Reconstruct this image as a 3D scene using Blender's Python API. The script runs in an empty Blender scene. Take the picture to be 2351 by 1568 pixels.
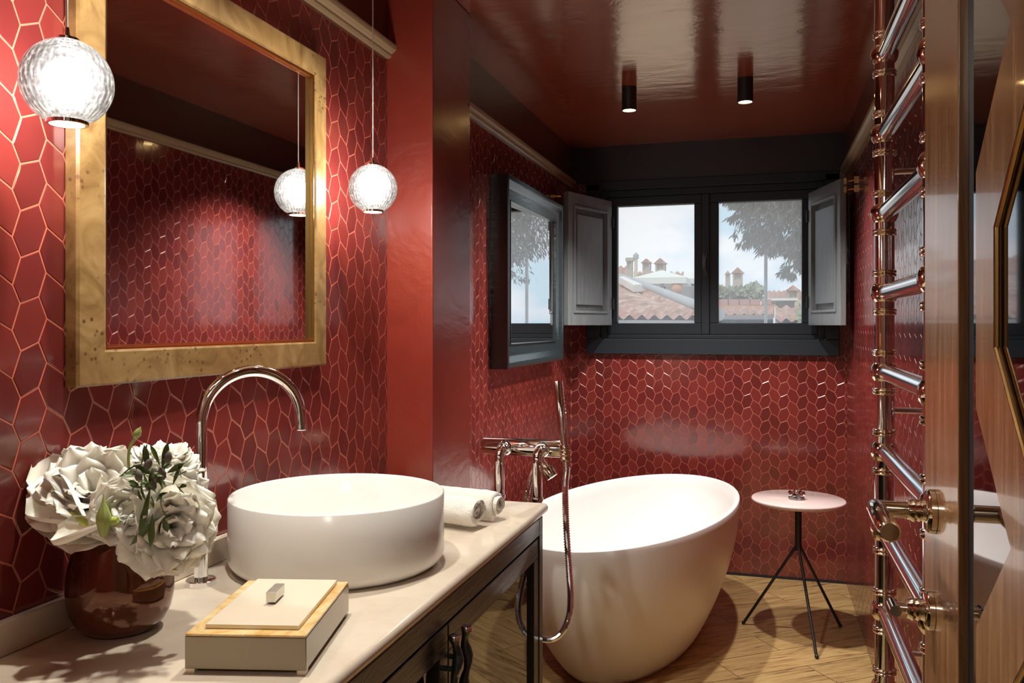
import bpy, math, random
from mathutils import Vector, Matrix, noise
random.seed(7)
S = bpy.context.scene
C = bpy.context.collection

# ------------------------------------------------------------------ camera
F_PX, YAW, H = 1950.0, math.atan2(580, 1950), 1.34
cam = bpy.data.objects.new('camera', bpy.data.cameras.new('camera'))
C.objects.link(cam); S.camera = cam
cam.location = (0, 0, H); cam.rotation_euler = (math.pi/2, 0, YAW)
cam.data.sensor_width = 36; cam.data.lens = F_PX/2351*36
cam.data.shift_y = -39/2351
cam.data.clip_start = 0.02; cam.data.clip_end = 500
CA, SA = math.cos(YAW), math.sin(YAW)

def at(px, py, Y):
    u = (px-1175.5)/F_PX; v = (745-py)/F_PX
    r = Vector((-SA+u*CA, CA+u*SA, v)); return r*(Y/r.y)+Vector((0, 0, H))

# ------------------------------------------------------------------ view
S.view_settings.view_transform = 'Standard'; S.view_settings.look = 'None'
S.view_settings.exposure = 0.10; S.view_settings.gamma = 1; S.view_settings.use_curve_mapping = False
S.cycles.max_bounces = 8; S.cycles.glossy_bounces = 6; S.cycles.transparent_max_bounces = 12
S.cycles.sample_clamp_indirect = 6; S.cycles.caustics_reflective = False; S.cycles.caustics_refractive = False

# ------------------------------------------------------------------ sky
W = bpy.data.worlds.new('sky'); S.world = W; W.use_nodes = True
nt = W.node_tree; nt.nodes.clear()
def nn(t, kind, **k):
    n = t.nodes.new(kind)
    for a, b in k.items(): setattr(n, a, b)
    return n
SKY = 1.65
out = nn(nt, 'ShaderNodeOutputWorld'); bg = nn(nt, 'ShaderNodeBackground')
tc = nn(nt, 'ShaderNodeTexCoord'); mp = nn(nt, 'ShaderNodeMapping'); mp.inputs['Scale'].default_value = (1, 1, 1.9)
nz = nn(nt, 'ShaderNodeTexNoise'); nz.inputs['Scale'].default_value = 8.5; nz.inputs['Detail'].default_value = 9; nz.inputs['Roughness'].default_value = .5
cr = nn(nt, 'ShaderNodeValToRGB'); cr.color_ramp.elements[0].position = .43; cr.color_ramp.elements[0].color = (.44, .60, .70, 1)
cr.color_ramp.elements[1].position = .60; cr.color_ramp.elements[1].color = (.72, .745, .77, 1)
e = cr.color_ramp.elements.new(.5); e.color = (.55, .64, .72, 1)
nt.links.new(tc.outputs['Generated'], mp.inputs['Vector']); nt.links.new(mp.outputs[0], nz.inputs['Vector'])
nt.links.new(nz.outputs['Fac'], cr.inputs['Fac']); nt.links.new(cr.outputs['Color'], bg.inputs['Color'])
bg.inputs['Strength'].default_value = SKY; nt.links.new(bg.outputs[0], out.inputs['Surface'])

def light(name, kind, loc, power, color, **k):
    d = bpy.data.lights.new(name, kind); d.energy = power; d.color = color
    rot = k.pop('rot', None)
    for a, b in k.items(): setattr(d, a, b)
    o = bpy.data.objects.new(name, d); C.objects.link(o); o.location = loc
    if rot: o.rotation_euler = rot
    return o
WARM = (1, .96, .88); WHITE = (1, .965, .85)
light('sun', 'SUN', (0, 0, 30), 1.5, (1, .95, .88), rot=(math.radians(38), 0, math.radians(-25)), angle=.02)
# downlights (their housings are built further down at the same places)
SPOTS = [(-.545, 3.56, 'tub'), (-.075, 3.56, 'table'), (-.66, 1.64, 'basin'), (-.74, 1.12, 'vase')]
SPOT_W = {'tub': 94, 'table': 92, 'basin': 46, 'vase': 46}
for x, y, n in SPOTS:
    light('spot_'+n, 'SPOT', (x, y, 2.222), SPOT_W[n], WARM if y > 3 else WHITE, spot_size=math.radians(125), spot_blend=.6, shadow_soft_size=.022)
PEND = [(-.932, .958, 1.677), (-.932, 1.922, 1.677)]
for i, p in enumerate(PEND):
    light('pendant_bulb', 'POINT', p, 11.0, (1, .9, .78), shadow_soft_size=.03)

# ------------------------------------------------------------------ materials
def mat(name, col, rough=.5, metal=0, ior=1.5, coat=0, **k):
    m = bpy.data.materials.new(name); m.use_nodes = True
    b = m.node_tree.nodes['Principled BSDF']
    b.inputs['Base Color'].default_value = (*col, 1); b.inputs['Roughness'].default_value = rough
    b.inputs['Metallic'].default_value = metal; b.inputs['IOR'].default_value = ior
    b.inputs['Coat Weight'].default_value = coat; b.inputs['Coat Roughness'].default_value = .05
    for a, v in k.items(): b.inputs[a.replace('_', ' ')].default_value = v
    return m
def P(m): return m.node_tree.nodes['Principled BSDF']
def coords(m, scale=(1, 1, 1), rot=(0, 0, 0), kind='Object'):
    t = m.node_tree; c = nn(t, 'ShaderNodeTexCoord'); mp = nn(t, 'ShaderNodeMapping')
    mp.inputs['Scale'].default_value = scale; mp.inputs['Rotation'].default_value = rot
    t.links.new(c.outputs[kind], mp.inputs['Vector']); return mp.outputs[0]
def noise_tex(m, vec, scale, detail=4, rough=.5, dist=0):
    t = m.node_tree; n = nn(t, 'ShaderNodeTexNoise'); n.inputs['Scale'].default_value = scale
    n.inputs['Detail'].default_value = detail; n.inputs['Roughness'].default_value = rough; n.inputs['Distortion'].default_value = dist
    if vec: t.links.new(vec, n.inputs['Vector'])
    return n.outputs['Fac']
def ramp(m, fac, stops):
    t = m.node_tree; r = nn(t, 'ShaderNodeValToRGB'); el = r.color_ramp.elements
    while len(el) < len(stops): el.new(.5)
    for e_, (p, c) in zip(el, stops): e_.position = p; e_.color = (*c, 1)
    t.links.new(fac, r.inputs['Fac']); return r.outputs['Color']
def setcol(m, col): m.node_tree.links.new(col, P(m).inputs['Base Color'])
def bump(m, fac, strength, dist=.01):
    t = m.node_tree; b = nn(t, 'ShaderNodeBump'); b.inputs['Strength'].default_value = strength; b.inputs['Distance'].default_value = dist
    t.links.new(fac, b.inputs['Height']); t.links.new(b.outputs[0], P(m).inputs['Normal']); 
    return b
def mix(m, fac, a, b, mode='MIX'):
    t = m.node_tree; n = nn(t, 'ShaderNodeMix', data_type='RGBA', blend_type=mode)
    for s, v in ((n.inputs[0], fac), (n.inputs[6], a), (n.inputs[7], b)):
        if isinstance(v, (int, float)): s.default_value = v
        elif isinstance(v, tuple): s.default_value = (*v, 1)
        else: t.links.new(v, s)
    return n.outputs[2]

M = {}
# glazed tiles: colour varies from tile to tile through a face attribute
m = M['tile'] = mat('oxblood_glazed_tile', (.26, .02, .022), .15, ior=1.75, coat=.3)
at_ = nn(m.node_tree, 'ShaderNodeAttribute'); at_.attribute_name = 'tone'
nz1 = noise_tex(m, coords(m), 14, 4, .6)
c1 = ramp(m, at_.outputs['Fac'], [(0, (.095, .013, .014)), (.5, (.135, .017, .018)), (1, (.175, .025, .022))])
c2 = mix(m, nz1, c1, (.19, .03, .018)); setcol(m, mix(m, .35, c1, c2))
bump(m, noise_tex(m, coords(m), 26, 2, .5), .13, .004)
m = M['grout'] = mat('salmon_grout', (.50, .135, .085), .4)
m = M['lacquer'] = mat('oxblood_lacquer', (.24, .03, .018), .27, ior=1.65)
v = coords(m, (1, .35, 1))
bump(m, noise_tex(m, v, 6, 4, .55, .3), .25, .02)
setcol(m, ramp(m, noise_tex(m, coords(m), 3, 3), [(.3, (.19, .022, .014)), (.7, (.24, .034, .019))]))
m = M['ceiling'] = mat('brown_red_lacquer_ceiling', (.27, .056, .030), .15, ior=4.6, Specular_Tint=(1, .86, .68, 1))
bump(m, noise_tex(m, coords(m, (1, 2.0, 1)), 5, 6, .6, .5), .22, .010)
m = M['frieze'] = mat('dark_brown_lacquer_frieze', (.07, .019, .013), .3, ior=1.6)
bump(m, noise_tex(m, coords(m), 5, 3), .2, .01)
m = M['charcoal'] = mat('charcoal_painted_wood', (.011, .016, .023), .5, ior=1.4)
bump(m, noise_tex(m, coords(m, (12, 12, 1)), 8, 5, .6), .08, .004)
M['charcoal_flat'] = mat('charcoal_frieze_paint', (.014, .013, .018), .38)
m = M['shutter'] = mat('grey_stained_shutter', (.065, .072, .078), .4, ior=1.45)
w_ = noise_tex(m, coords(m, (18, 18, 1.4)), 5, 6, .6, .6)
setcol(m, ramp(m, w_, [(.3, (.125, .138, .150)), (.7, (.19, .205, .22))])); bump(m, w_, .15, .003)
m = M['mould'] = mat('gilded_cream_moulding', (.34, .25, .14), .3)
m = M['marble'] = mat('cream_polished_stone', (.66, .58, .47), .12, ior=1.5)
v = coords(m)
n1 = noise_tex(m, v, 9, 8, .62, 1.2); n2 = noise_tex(m, v, 45, 4, .7)
setcol(m, mix(m, n2, ramp(m, n1, [(.3, (.54, .44, .34)), (.48, (.64, .55, .45)), (.62, (.68, .60, .51)), (.8, (.55, .45, .35))]), (.66, .57, .47)))
# floor wood
m = M['floor'] = mat('oak_parquet', (.4, .24, .11), .38)
t = m.node_tree
vec = coords(m, (1, 1, 1), (0, 0, math.radians(-37)))
br = nn(t, 'ShaderNodeTexBrick'); br.offset = .42; t.links.new(vec, br.inputs['Vector'])
br.inputs['Scale'].default_value = 1; br.inputs['Brick Width'].default_value = .75; br.inputs['Row Height'].default_value = .17
br.inputs['Mortar Size'].default_value = .0016; br.inputs['Mortar Smooth'].default_value = .2
br.inputs['Color1'].default_value = (.55, .55, .55, 1); br.inputs['Color2'].default_value = (1, 1, 1, 1); br.inputs['Mortar'].default_value = (.02, .02, .02, 1)
sep = nn(t, 'ShaderNodeSeparateXYZ'); t.links.new(vec, sep.inputs[0])
mul = nn(t, 'ShaderNodeMath', operation='MULTIPLY_ADD'); t.links.new(br.outputs['Color'], mul.inputs[0]); mul.inputs[1].default_value = 9.0
t.links.new(sep.outputs['Z'], mul.inputs[2])
cmb = nn(t, 'ShaderNodeCombineXYZ')
sx = nn(t, 'ShaderNodeMath', operation='MULTIPLY'); sx.inputs[1].default_value = 1.5; t.links.new(sep.outputs['X'], sx.inputs[0])
sy = nn(t, 'ShaderNodeMath', operation='MULTIPLY'); sy.inputs[1].default_value = 16; t.links.new(sep.outputs['Y'], sy.inputs[0])
t.links.new(sx.outputs[0], cmb.inputs[0]); t.links.new(sy.outputs[0], cmb.inputs[1]); t.links.new(mul.outputs[0], cmb.inputs[2])
g1 = noise_tex(m, cmb.outputs[0], 2.2, 7, .62, 1.6); g2 = noise_tex(m, cmb.outputs[0], 12, 3, .6)
wood = ramp(m, g1, [(.35, (.06, .03, .014)), (.42, (.38, .23, .085)), (.55, (.54, .36, .145)), (.75, (.66, .47, .22))])
wood = mix(m, .25, wood, ramp(m, g2, [(.35, (.26, .15, .07)), (.7, (.55, .36, .19))]))
tone = mix(m, .30, wood, br.outputs['Color'], 'MULTIPLY')
setcol(m, mix(m, br.outputs['Fac'], tone, (.05, .03, .015))); bump(m, g1, .12, .004)
# burl
m = M['burl'] = mat('golden_burl_veneer', (.5, .3, .12), .3, coat=.4)
v = coords(m)
b1 = noise_tex(m, v, 9, 6, .6, 2.5)
base = ramp(m, b1, [(.3, (.15, .080, .026)), (.5, (.235, .140, .052)), (.7, (.33, .21, .088))])
vo = nn(m.node_tree, 'ShaderNodeTexVoronoi'); vo.inputs['Scale'].default_value = 80; m.node_tree.links.new(v, vo.inputs['Vector'])
spot = ramp(m, vo.outputs['Distance'], [(.16, (1, 1, 1)), (.36, (0, 0, 0))])
clus = ramp(m, noise_tex(m, v, 9, 3, .5), [(.57, (0, 0, 0)), (.61, (1, 1, 1))])
sp = mix(m, 1.0, spot, clus, 'MULTIPLY')
setcol(m, mix(m, sp, base, (.10, .045, .02)))
m = M['silver'] = mat('mirror_glass', (.86, .86, .86), .015, 1)
m = M['smoked_mirror'] = mat('dark_smoked_mirror', (.20, .19, .21), .03, 1)
m = M['black_frame'] = mat('black_teal_frame', (.02, .028, .031), .22, ior=1.7)
bump(m, noise_tex(m, coords(m, (1, 1, 6)), 9, 4, .6, 1), .15, .006)
m = M['chrome'] = mat('polished_chrome', (.86, .87, .9), .05, 1)
M['rung'] = mat('bright_chrome', (.92, .93, .96), .11, 1)
M['steel'] = mat('satin_steel', (.70, .68, .62), .32, 1)
m = M['nickel'] = mat('warm_polished_nickel', (.78, .70, .58), .08, 1)
m = M['brass'] = mat('brass', (.80, .52, .20), .18, 1)
m = M['ceramic'] = mat('white_ceramic', (.80, .79, .77), .22, coat=.2)
m = M['resin'] = mat('white_stone_resin', (.82, .80, .79), .30)
m = M['black'] = mat('black_metal', (.012, .012, .014), .4)
m = M['ebony'] = mat('black_stained_wood', (.030, .026, .030), .25, ior=1.55)
gv = noise_tex(m, coords(m, (14, 1.2, 14)), 6, 6, .65, 1.4); bump(m, gv, .2, .003)
setcol(m, ramp(m, gv, [(.4, (.008, .008, .012)), (.75, (.017, .018, .026))]))
m = M['smoked_glass'] = mat('smoked_cabinet_glass', (.008, .008, .010), .03, ior=1.9)
m = M['towel'] = mat('white_terry', (.82, .79, .74), .95)
tn = noise_tex(m, coords(m), 320, 2, .7); bump(m, tn, .9, .004)
m = M['amber'] = mat('brown_lustre_glass', (.075, .022, .013), .05, ior=2.0, Specular_Tint=(1, .58, .42, 1))
setcol(m, ramp(m, noise_tex(m, coords(m, (1, 1, 1)), 6, 2), [(.35, (.040, .011, .008)), (.65, (.085, .025, .013))]))
m = M['petal'] = mat('white_petal', (.93, .90, .80), .5, Subsurface_Weight=.55)
P(m).inputs['Subsurface Radius'].default_value = (1, .9, .7); P(m).inputs['Subsurface Scale'].default_value = .02
m = M['petal_green'] = mat('greenish_petal_base', (.42, .50, .10), .5)
m = M['leaf'] = mat('dark_green_leaf', (.07, .11, .025), .4)
m = M['leaf_pale'] = mat('pale_green_bud', (.34, .42, .12), .45)
m = M['bud_grey'] = mat('grey_brown_bud', (.14, .12, .10), .7)
m = M['pollen'] = mat('yellow_stamen', (.8, .45, .05), .6)
m = M['cream'] = mat('cream_lacquer', (.76, .68, .54), .18, coat=.5)
m = M['gold'] = mat('honey_onyx', (.72, .48, .18), .12, coat=.6)
setcol(m, ramp(m, noise_tex(m, coords(m), 22, 4, .6, .8), [(.35, (.62, .36, .10)), (.55, (.78, .58, .28)), (.75, (.86, .74, .48))]))
m = M['taupe'] = mat('taupe_lacquer', (.30, .25, .16), .2, coat=.5)
m = M['pinktop'] = mat('pale_pink_table_top', (.78, .64, .62), .12, coat=.6)
m = M['crystal'] = mat('clear_crystal', (1, 1, 1), .02, ior=1.5, Transmission_Weight=.9)
m = M['walnut'] = mat('satin_walnut', (.3, .15, .07), .25, ior=1.5, coat=.38)
wv = noise_tex(m, coords(m, (22, 22, 1.3)), 3.0, 6, .62, .8)
setcol(m, ramp(m, wv, [(.3, (.13, .052, .020)), (.5, (.22, .10, .042)), (.72, (.33, .18, .09))])); bump(m, wv, .08, .003)
m = M['walnut_diag'] = M['walnut']
m = M['hall'] = mat('hall_plaster', (.35, .28, .22), .8)
# outdoors
m = M['roof_tile'] = mat('weathered_terracotta', (.5, .36, .28), .9)
setcol(m, ramp(m, noise_tex(m, coords(m, (1, 1, 1)), 5, 5, .7), [(.35, (.24, .15, .11)), (.5, (.50, .27, .19)), (.65, (.62, .50, .42))]))
M['plaster'] = mat('cream_plaster', (.66, .56, .42), .9)
M['stone'] = mat('tan_chimney_stone', (.50, .42, .34), .9)
M['brick'] = mat('orange_plaster', (.66, .34, .20), .9)
M['pinkbrick'] = mat('faded_red_brick', (.52, .28, .24), .9)
M['canvas'] = mat('white_canvas', (.80, .78, .72), .8)
M['dim'] = mat('grey_timber', (.26, .24, .23), .8)
M['foliage'] = mat('grey_green_foliage', (.20, .205, .18), .8)
M['plants'] = mat('pale_green_plants', (.34, .37, .24), .8)
M['galv'] = mat('galvanised_grey', (.42, .42, .42), .6)
# pane
m = M['pane'] = bpy.data.materials.new('window_pane'); m.use_nodes = True
t = m.node_tree; t.nodes.clear(); o_ = nn(t, 'ShaderNodeOutputMaterial'); mx = nn(t, 'ShaderNodeMixShader'); tr = nn(t, 'ShaderNodeBsdfTransparent'); gl = nn(t, 'ShaderNodeBsdfGlossy')
gl.inputs['Roughness'].default_value = .02; fr = nn(t, 'ShaderNodeFresnel'); fr.inputs['IOR'].default_value = 1.03
tl = nn(t, 'ShaderNodeBsdfTranslucent'); tl.inputs[0].default_value = (.95, .97, 1, 1); m2 = nn(t, 'ShaderNodeMixShader'); m2.inputs[0].default_value = .25; t.links.new(tr.outputs[0], m2.inputs[1]); t.links.new(tl.outputs[0], m2.inputs[2])  # translucent share veils the view, outdoor haze put into the glass
t.links.new(fr.outputs[0], mx.inputs[0]); t.links.new(m2.outputs[0], mx.inputs[1]); t.links.new(gl.outputs[0], mx.inputs[2]); t.links.new(mx.outputs[0], o_.inputs[0])
def emis(name, col, strength):
    m = bpy.data.materials.new(name); m.use_nodes = True; b = P(m)
    b.inputs['Base Color'].default_value = (*col, 1); b.inputs['Emission Color'].default_value = (*col, 1); b.inputs['Emission Strength'].default_value = strength
    return m
M['bulb'] = emis('lit_lens', (1, .86, .62), 9)
# lit cut-crystal globe: glowing acrylic with helical cuts, partly see-through
m = M['globe'] = bpy.data.materials.new('lit_cut_crystal'); m.use_nodes = True
t = m.node_tree; t.nodes.clear(); o_ = nn(t, 'ShaderNodeOutputMaterial')
def globe_shader(t, o_):
    uv = nn(t, 'ShaderNodeUVMap'); sp_ = nn(t, 'ShaderNodeSeparateXYZ'); t.links.new(uv.outputs[0], sp_.inputs[0])
    def ma(op, a, b=None):
        n = nn(t, 'ShaderNodeMath', operation=op)
        for i, q in enumerate((a, b)):
            if q is None: continue
            if isinstance(q, (int, float)): n.inputs[i].default_value = q
            else: t.links.new(q, n.inputs[i])
        return n.outputs[0]
    h = []
    for sgn in (1, -1):
        ph = ma('ADD', ma('MULTIPLY', sp_.outputs[0], 2*math.pi*18), ma('MULTIPLY', sp_.outputs[1], sgn*9))
        h.append(ma('POWER', ma('ABSOLUTE', ma('SINE', ph)), 2.0))
    pat = ma('MULTIPLY', h[0], h[1])
    vo = nn(t, 'ShaderNodeTexNoise'); vo.inputs['Scale'].default_value = 150; vo.inputs['Detail'].default_value = 1
    tc2 = nn(t, 'ShaderNodeTexCoord'); t.links.new(tc2.outputs['Object'], vo.inputs['Vector'])
    sparkle = ma('POWER', vo.outputs['Fac'], 5)
    vv = ma('ABSOLUTE', ma('SUBTRACT', sp_.outputs[1], .5))
    ends = ma('MULTIPLY', ma('POWER', vv, 4), 6)
    stg = ma('ADD', ma('ADD', ma('MULTIPLY', pat, .50), .0), ma('ADD', ma('MULTIPLY', sparkle, 3), ends))
    em = nn(t, 'ShaderNodeEmission'); em.inputs['Color'].default_value = (1, .94, .84, 1); t.links.new(stg, em.inputs['Strength'])
    tr = nn(t, 'ShaderNodeBsdfTransparent'); tr.inputs['Color'].default_value = (.9, .92, .95, 1)
    ad = nn(t, 'ShaderNodeAddShader'); mx0 = nn(t, 'ShaderNodeMixShader'); df = nn(t, 'ShaderNodeBsdfDiffuse'); df.inputs[0].default_value = (.6, .6, .65, 1)
    mx0.inputs[0].default_value = .25; t.links.new(tr.outputs[0], mx0.inputs[1]); t.links.new(df.outputs[0], mx0.inputs[2])
    t.links.new(em.outputs[0], ad.inputs[0]); t.links.new(mx0.outputs[0], ad.inputs[1])
    gl = nn(t, 'ShaderNodeBsdfGlossy'); gl.inputs['Roughness'].default_value = .08; lw = nn(t, 'ShaderNodeFresnel'); lw.inputs['IOR'].default_value = 1.45
    mx = nn(t, 'ShaderNodeMixShader'); t.links.new(lw.outputs[0], mx.inputs[0]); t.links.new(ad.outputs[0], mx.inputs[1]); t.links.new(gl.outputs[0], mx.inputs[2])
    t.links.new(mx.outputs[0], o_.inputs[0])
globe_shader(t, o_)

# ------------------------------------------------------------------ mesh helpers
def V(*a): return Vector(a)
class MB:
    def __init__(s): s.v = []; s.f = []; s.m = []; s.tone = None
    def add(s, vs, fs, mi=0):
        o = len(s.v); s.v += [Vector(x) for x in vs]
        for f in fs: s.f.append(tuple(i+o for i in f)); s.m.append(mi)
        return s
    def box(s, x0, y0, z0, x1, y1, z1, mi=0):
        x0, x1 = sorted((x0, x1)); y0, y1 = sorted((y0, y1)); z0, z1 = sorted((z0, z1))
        vs = [(x, y, z) for z in (z0, z1) for y in (y0, y1) for x in (x0, x1)]
        return s.add(vs, [(0, 2, 3, 1), (4, 5, 7, 6), (0, 1, 5, 4), (2, 6, 7, 3), (0, 4, 6, 2), (1, 3, 7, 5)], mi)
    def prism(s, poly, d, mi=0):
        """poly: list of 3D points; d: extrusion vector"""
        n = len(poly); a = [Vector(p) for p in poly]; b = [p+Vector(d) for p in a]
        return s.add(a+b, [tuple(range(n))[::-1], tuple(range(n, 2*n))]+[(i, (i+1) % n, n+(i+1) % n, n+i) for i in range(n)], mi)
    def tube(s, pts, r, n=16, mi=0, closed=False, flute=None, caps=True):
        pts = [Vector(p) for p in pts]; k = len(pts); rs = r if isinstance(r, (list, tuple)) else [r]*k
        rings = []; prev = None
        for i, p in enumerate(pts):
            if closed: d = pts[(i+1) % k]-pts[i-1]
            else: d = pts[min(i+1, k-1)]-pts[max(i-1, 0)]
            d.normalize()
            if prev is None:
                a = d.orthogonal().normalized()
            else:
                a = prev-d*prev.dot(d); a = a.normalized() if a.length > 1e-6 else d.orthogonal().normalized()
            prev = a; b = d.cross(a)
            ring = []
            for j in range(n):
                th = 2*math.pi*j/n; rr = rs[i]*(1 if flute is None else (1-flute*(j % 2)))
                ring.append(p+a*(math.cos(th)*rr)+b*(math.sin(th)*rr))
            rings.append(ring)
        vs = [q for ring in rings for q in ring]; fs = []
        for i in range(k if closed else k-1):
            i2 = (i+1) % k
            for j in range(n): fs.append((i*n+j, i*n+(j+1) % n, i2*n+(j+1) % n, i2*n+j))
        if caps and not closed: fs += [tuple(range(n))[::-1], tuple((k-1)*n+j for j in range(n))]
        return s.add(vs, fs, mi)
    def lathe(s, prof, o=(0, 0, 0), axis=(0, 0, 1), n=48, mi=0, sx=1, sy=1, rot=0, caps=True):
        o = Vector(o); ax = Vector(axis).normalized(); q = ax.to_track_quat('Z', 'Y')
        vs = []; fs = []; k = len(prof)
        for r, h in prof:
            for j in range(n):
                th = 2*math.pi*j/n; x, y = r*math.cos(th)*sx, r*math.sin(th)*sy
                x, y = x*math.cos(rot)-y*math.sin(rot), x*math.sin(rot)+y*math.cos(rot)
                vs.append(o+q @ Vector((x, y, h)))
        for i in range(k-1):
            for j in range(n): fs.append((i*n+j, i*n+(j+1) % n, (i+1)*n+(j+1) % n, (i+1)*n+j))
        if caps and prof[0][0] > 1e-5: fs.append(tuple(range(n))[::-1])
        if caps and prof[-1][0] > 1e-5: fs.append(tuple((k-1)*n+j for j in range(n)))
        return s.add(vs, fs, mi)
    def grid(s, nu, nv, fn, mi=0, flip=False):
        vs = [fn(i/nu, j/nv) for j in range(nv+1) for i in range(nu+1)]
        fs = []
        for j in range(nv):
            for i in range(nu):
                a = j*(nu+1)+i; q = (a, a+1, a+nu+2, a+nu+1); fs.append(q[::-1] if flip else q)
        return s.add(vs, fs, mi)
    def ball(s, c, r, n=20, mi=0, sz=1):
        k = n//2; return s.lathe([(r*math.sin(math.pi*i/k), -r*math.cos(math.pi*i/k)*sz) for i in range(k+1)], c, n=n, mi=mi)
    def build(s, name, mats, parent=None, smooth=None, bevel=0, segs=2, weld=False):
        off = parent_loc(parent)
        me = bpy.data.meshes.new(name); me.from_pydata([v-off for v in s.v], [], s.f)
        if not isinstance(mats, (list, tuple)): mats = [mats]
        for q in mats: me.materials.append(M[q])
        me.polygons.foreach_set('material_index', s.m)
        me.update(); me.validate()
        if smooth is not None:
            me.polygons.foreach_set('use_smooth', [True]*len(me.polygons))
            me.set_sharp_from_angle(angle=math.radians(smooth))
        o = bpy.data.objects.new(name, me); C.objects.link(o)
        if parent: o.parent = parent
        if bevel:
            b = o.modifiers.new('bevel', 'BEVEL'); b.width = bevel; b.segments = segs; b.limit_method = 'ANGLE'; b.angle_limit = math.radians(40)
            me.polygons.foreach_set('use_smooth', [True]*len(me.polygons)); b.harden_normals = True
        return o
def parent_loc(p):
    v = Vector((0, 0, 0))
    while p: v += p.location; p = p.parent
    return v
def thing(name, loc, label, cat, group=None):
    o = bpy.data.objects.new(name, None); C.objects.link(o); o.location = loc; o.empty_display_size = .05
    return tag(o, label, cat, group)
def tag(o, label=None, cat=None, group=None, kind=None):
    if label: o['label'] = label
    if cat: o['category'] = cat
    if group: o['group'] = group
    if kind: o['kind'] = kind
    return o
def structure(o): o['kind'] = 'structure'; return o
def arc(c, r, a0, a1, n, ux, uz):
    c = Vector(c); ux = Vector(ux); uz = Vector(uz)
    return [c+ux*(r*math.cos(a0+(a1-a0)*i/n))+uz*(r*math.sin(a0+(a1-a0)*i/n)) for i in range(n+1)]
def bez(pts, n=40):
    """Catmull-Rom through pts"""
    p = [Vector(q) for q in pts]; p = [2*p[0]-p[1]]+p+[2*p[-1]-p[-2]]; out = []
    k = len(p)-3
    for i in range(k):
        m_ = n//k
        for j in range(m_+(i == k-1)):
            t = j/m_; a, b, c, d = p[i:i+4]
            out.append(.5*((2*b)+(c-a)*t+(2*a-5*b+4*c-d)*t*t+(3*b-a-3*c+d)*t**3))
    return out

# ------------------------------------------------------------------ room
XL, XR, YB, ZM, ZC = -1.05, .405, 4.70, 2.11, 2.335
YF = .33      # wall with the doorway the photo was taken through

def clip(poly, a, b, c):           # keep a*x+b*y+c >= 0
    out = []
    for i in range(len(poly)):
        p, q = poly[i], poly[(i+1) % len(poly)]
        dp = a*p[0]+b*p[1]+c; dq = a*q[0]+b*q[1]+c
        if dp >= 0: out.append(p)
        if dp*dq < 0:
            t_ = dp/(dp-dq); out.append((p[0]+(q[0]-p[0])*t_, p[1]+(q[1]-p[1])*t_))
    return out
def inset(poly, d):
    n = len(poly); out = []
    for i in range(n):
        p0, p1, p2 = Vector(poly[i-1]), Vector(poly[i]), Vector(poly[(i+1) % n])
        e1 = (p1-p0); e2 = (p2-p1)
        if e1.length < 1e-5 or e2.length < 1e-5: return None
        e1.normalize(); e2.normalize(); n1 = Vector((-e1.y, e1.x)); n2 = Vector((-e2.y, e2.x))
        bi = n1+n2
        if bi.length < .1: return None
        bi.normalize(); q = p1+bi*(d/max(.35, bi.dot(n1))); out.append((q.x, q.y))
    return out
CW, RH = .0468, .0685
def lattice(k, j, side):
    """vertex on zigzag line k; side 0 left, 1 right"""
    rnd = random.Random(k*7919+j*104729+side*31+5)
    jx, jz = rnd.uniform(-.02, .02), rnd.uniform(-.02, .02)
    if k % 2 == 0: x, z = ((-.15, .425), (.15, 0.0))[side]
    else: x, z = ((-.15, .196), (.15, .706))[side]
    return ((k+x+jx)*CW, (j+z+jz)*RH)
def tile_poly(k, j):
    """tile between zigzag line k and k+1"""
    if k % 2 == 0:   # joint from line k right vertex (z=j) to line k+1 left vertex (z=j+.196)
        return [lattice(k, j, 1), lattice(k+1, j, 0), lattice(k+1, j, 1), lattice(k+1, j+1, 0), lattice(k, j+1, 1), lattice(k, j, 0)]
    # joint from line k right (j+.706) to line k+1 left (j+.425)
    return [lattice(k, j, 1), lattice(k+1, j, 0), lattice(k+1, j+1, 1), lattice(k+1, j+1, 0), lattice(k, j+1, 1), lattice(k, j+1, 0)]
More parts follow.
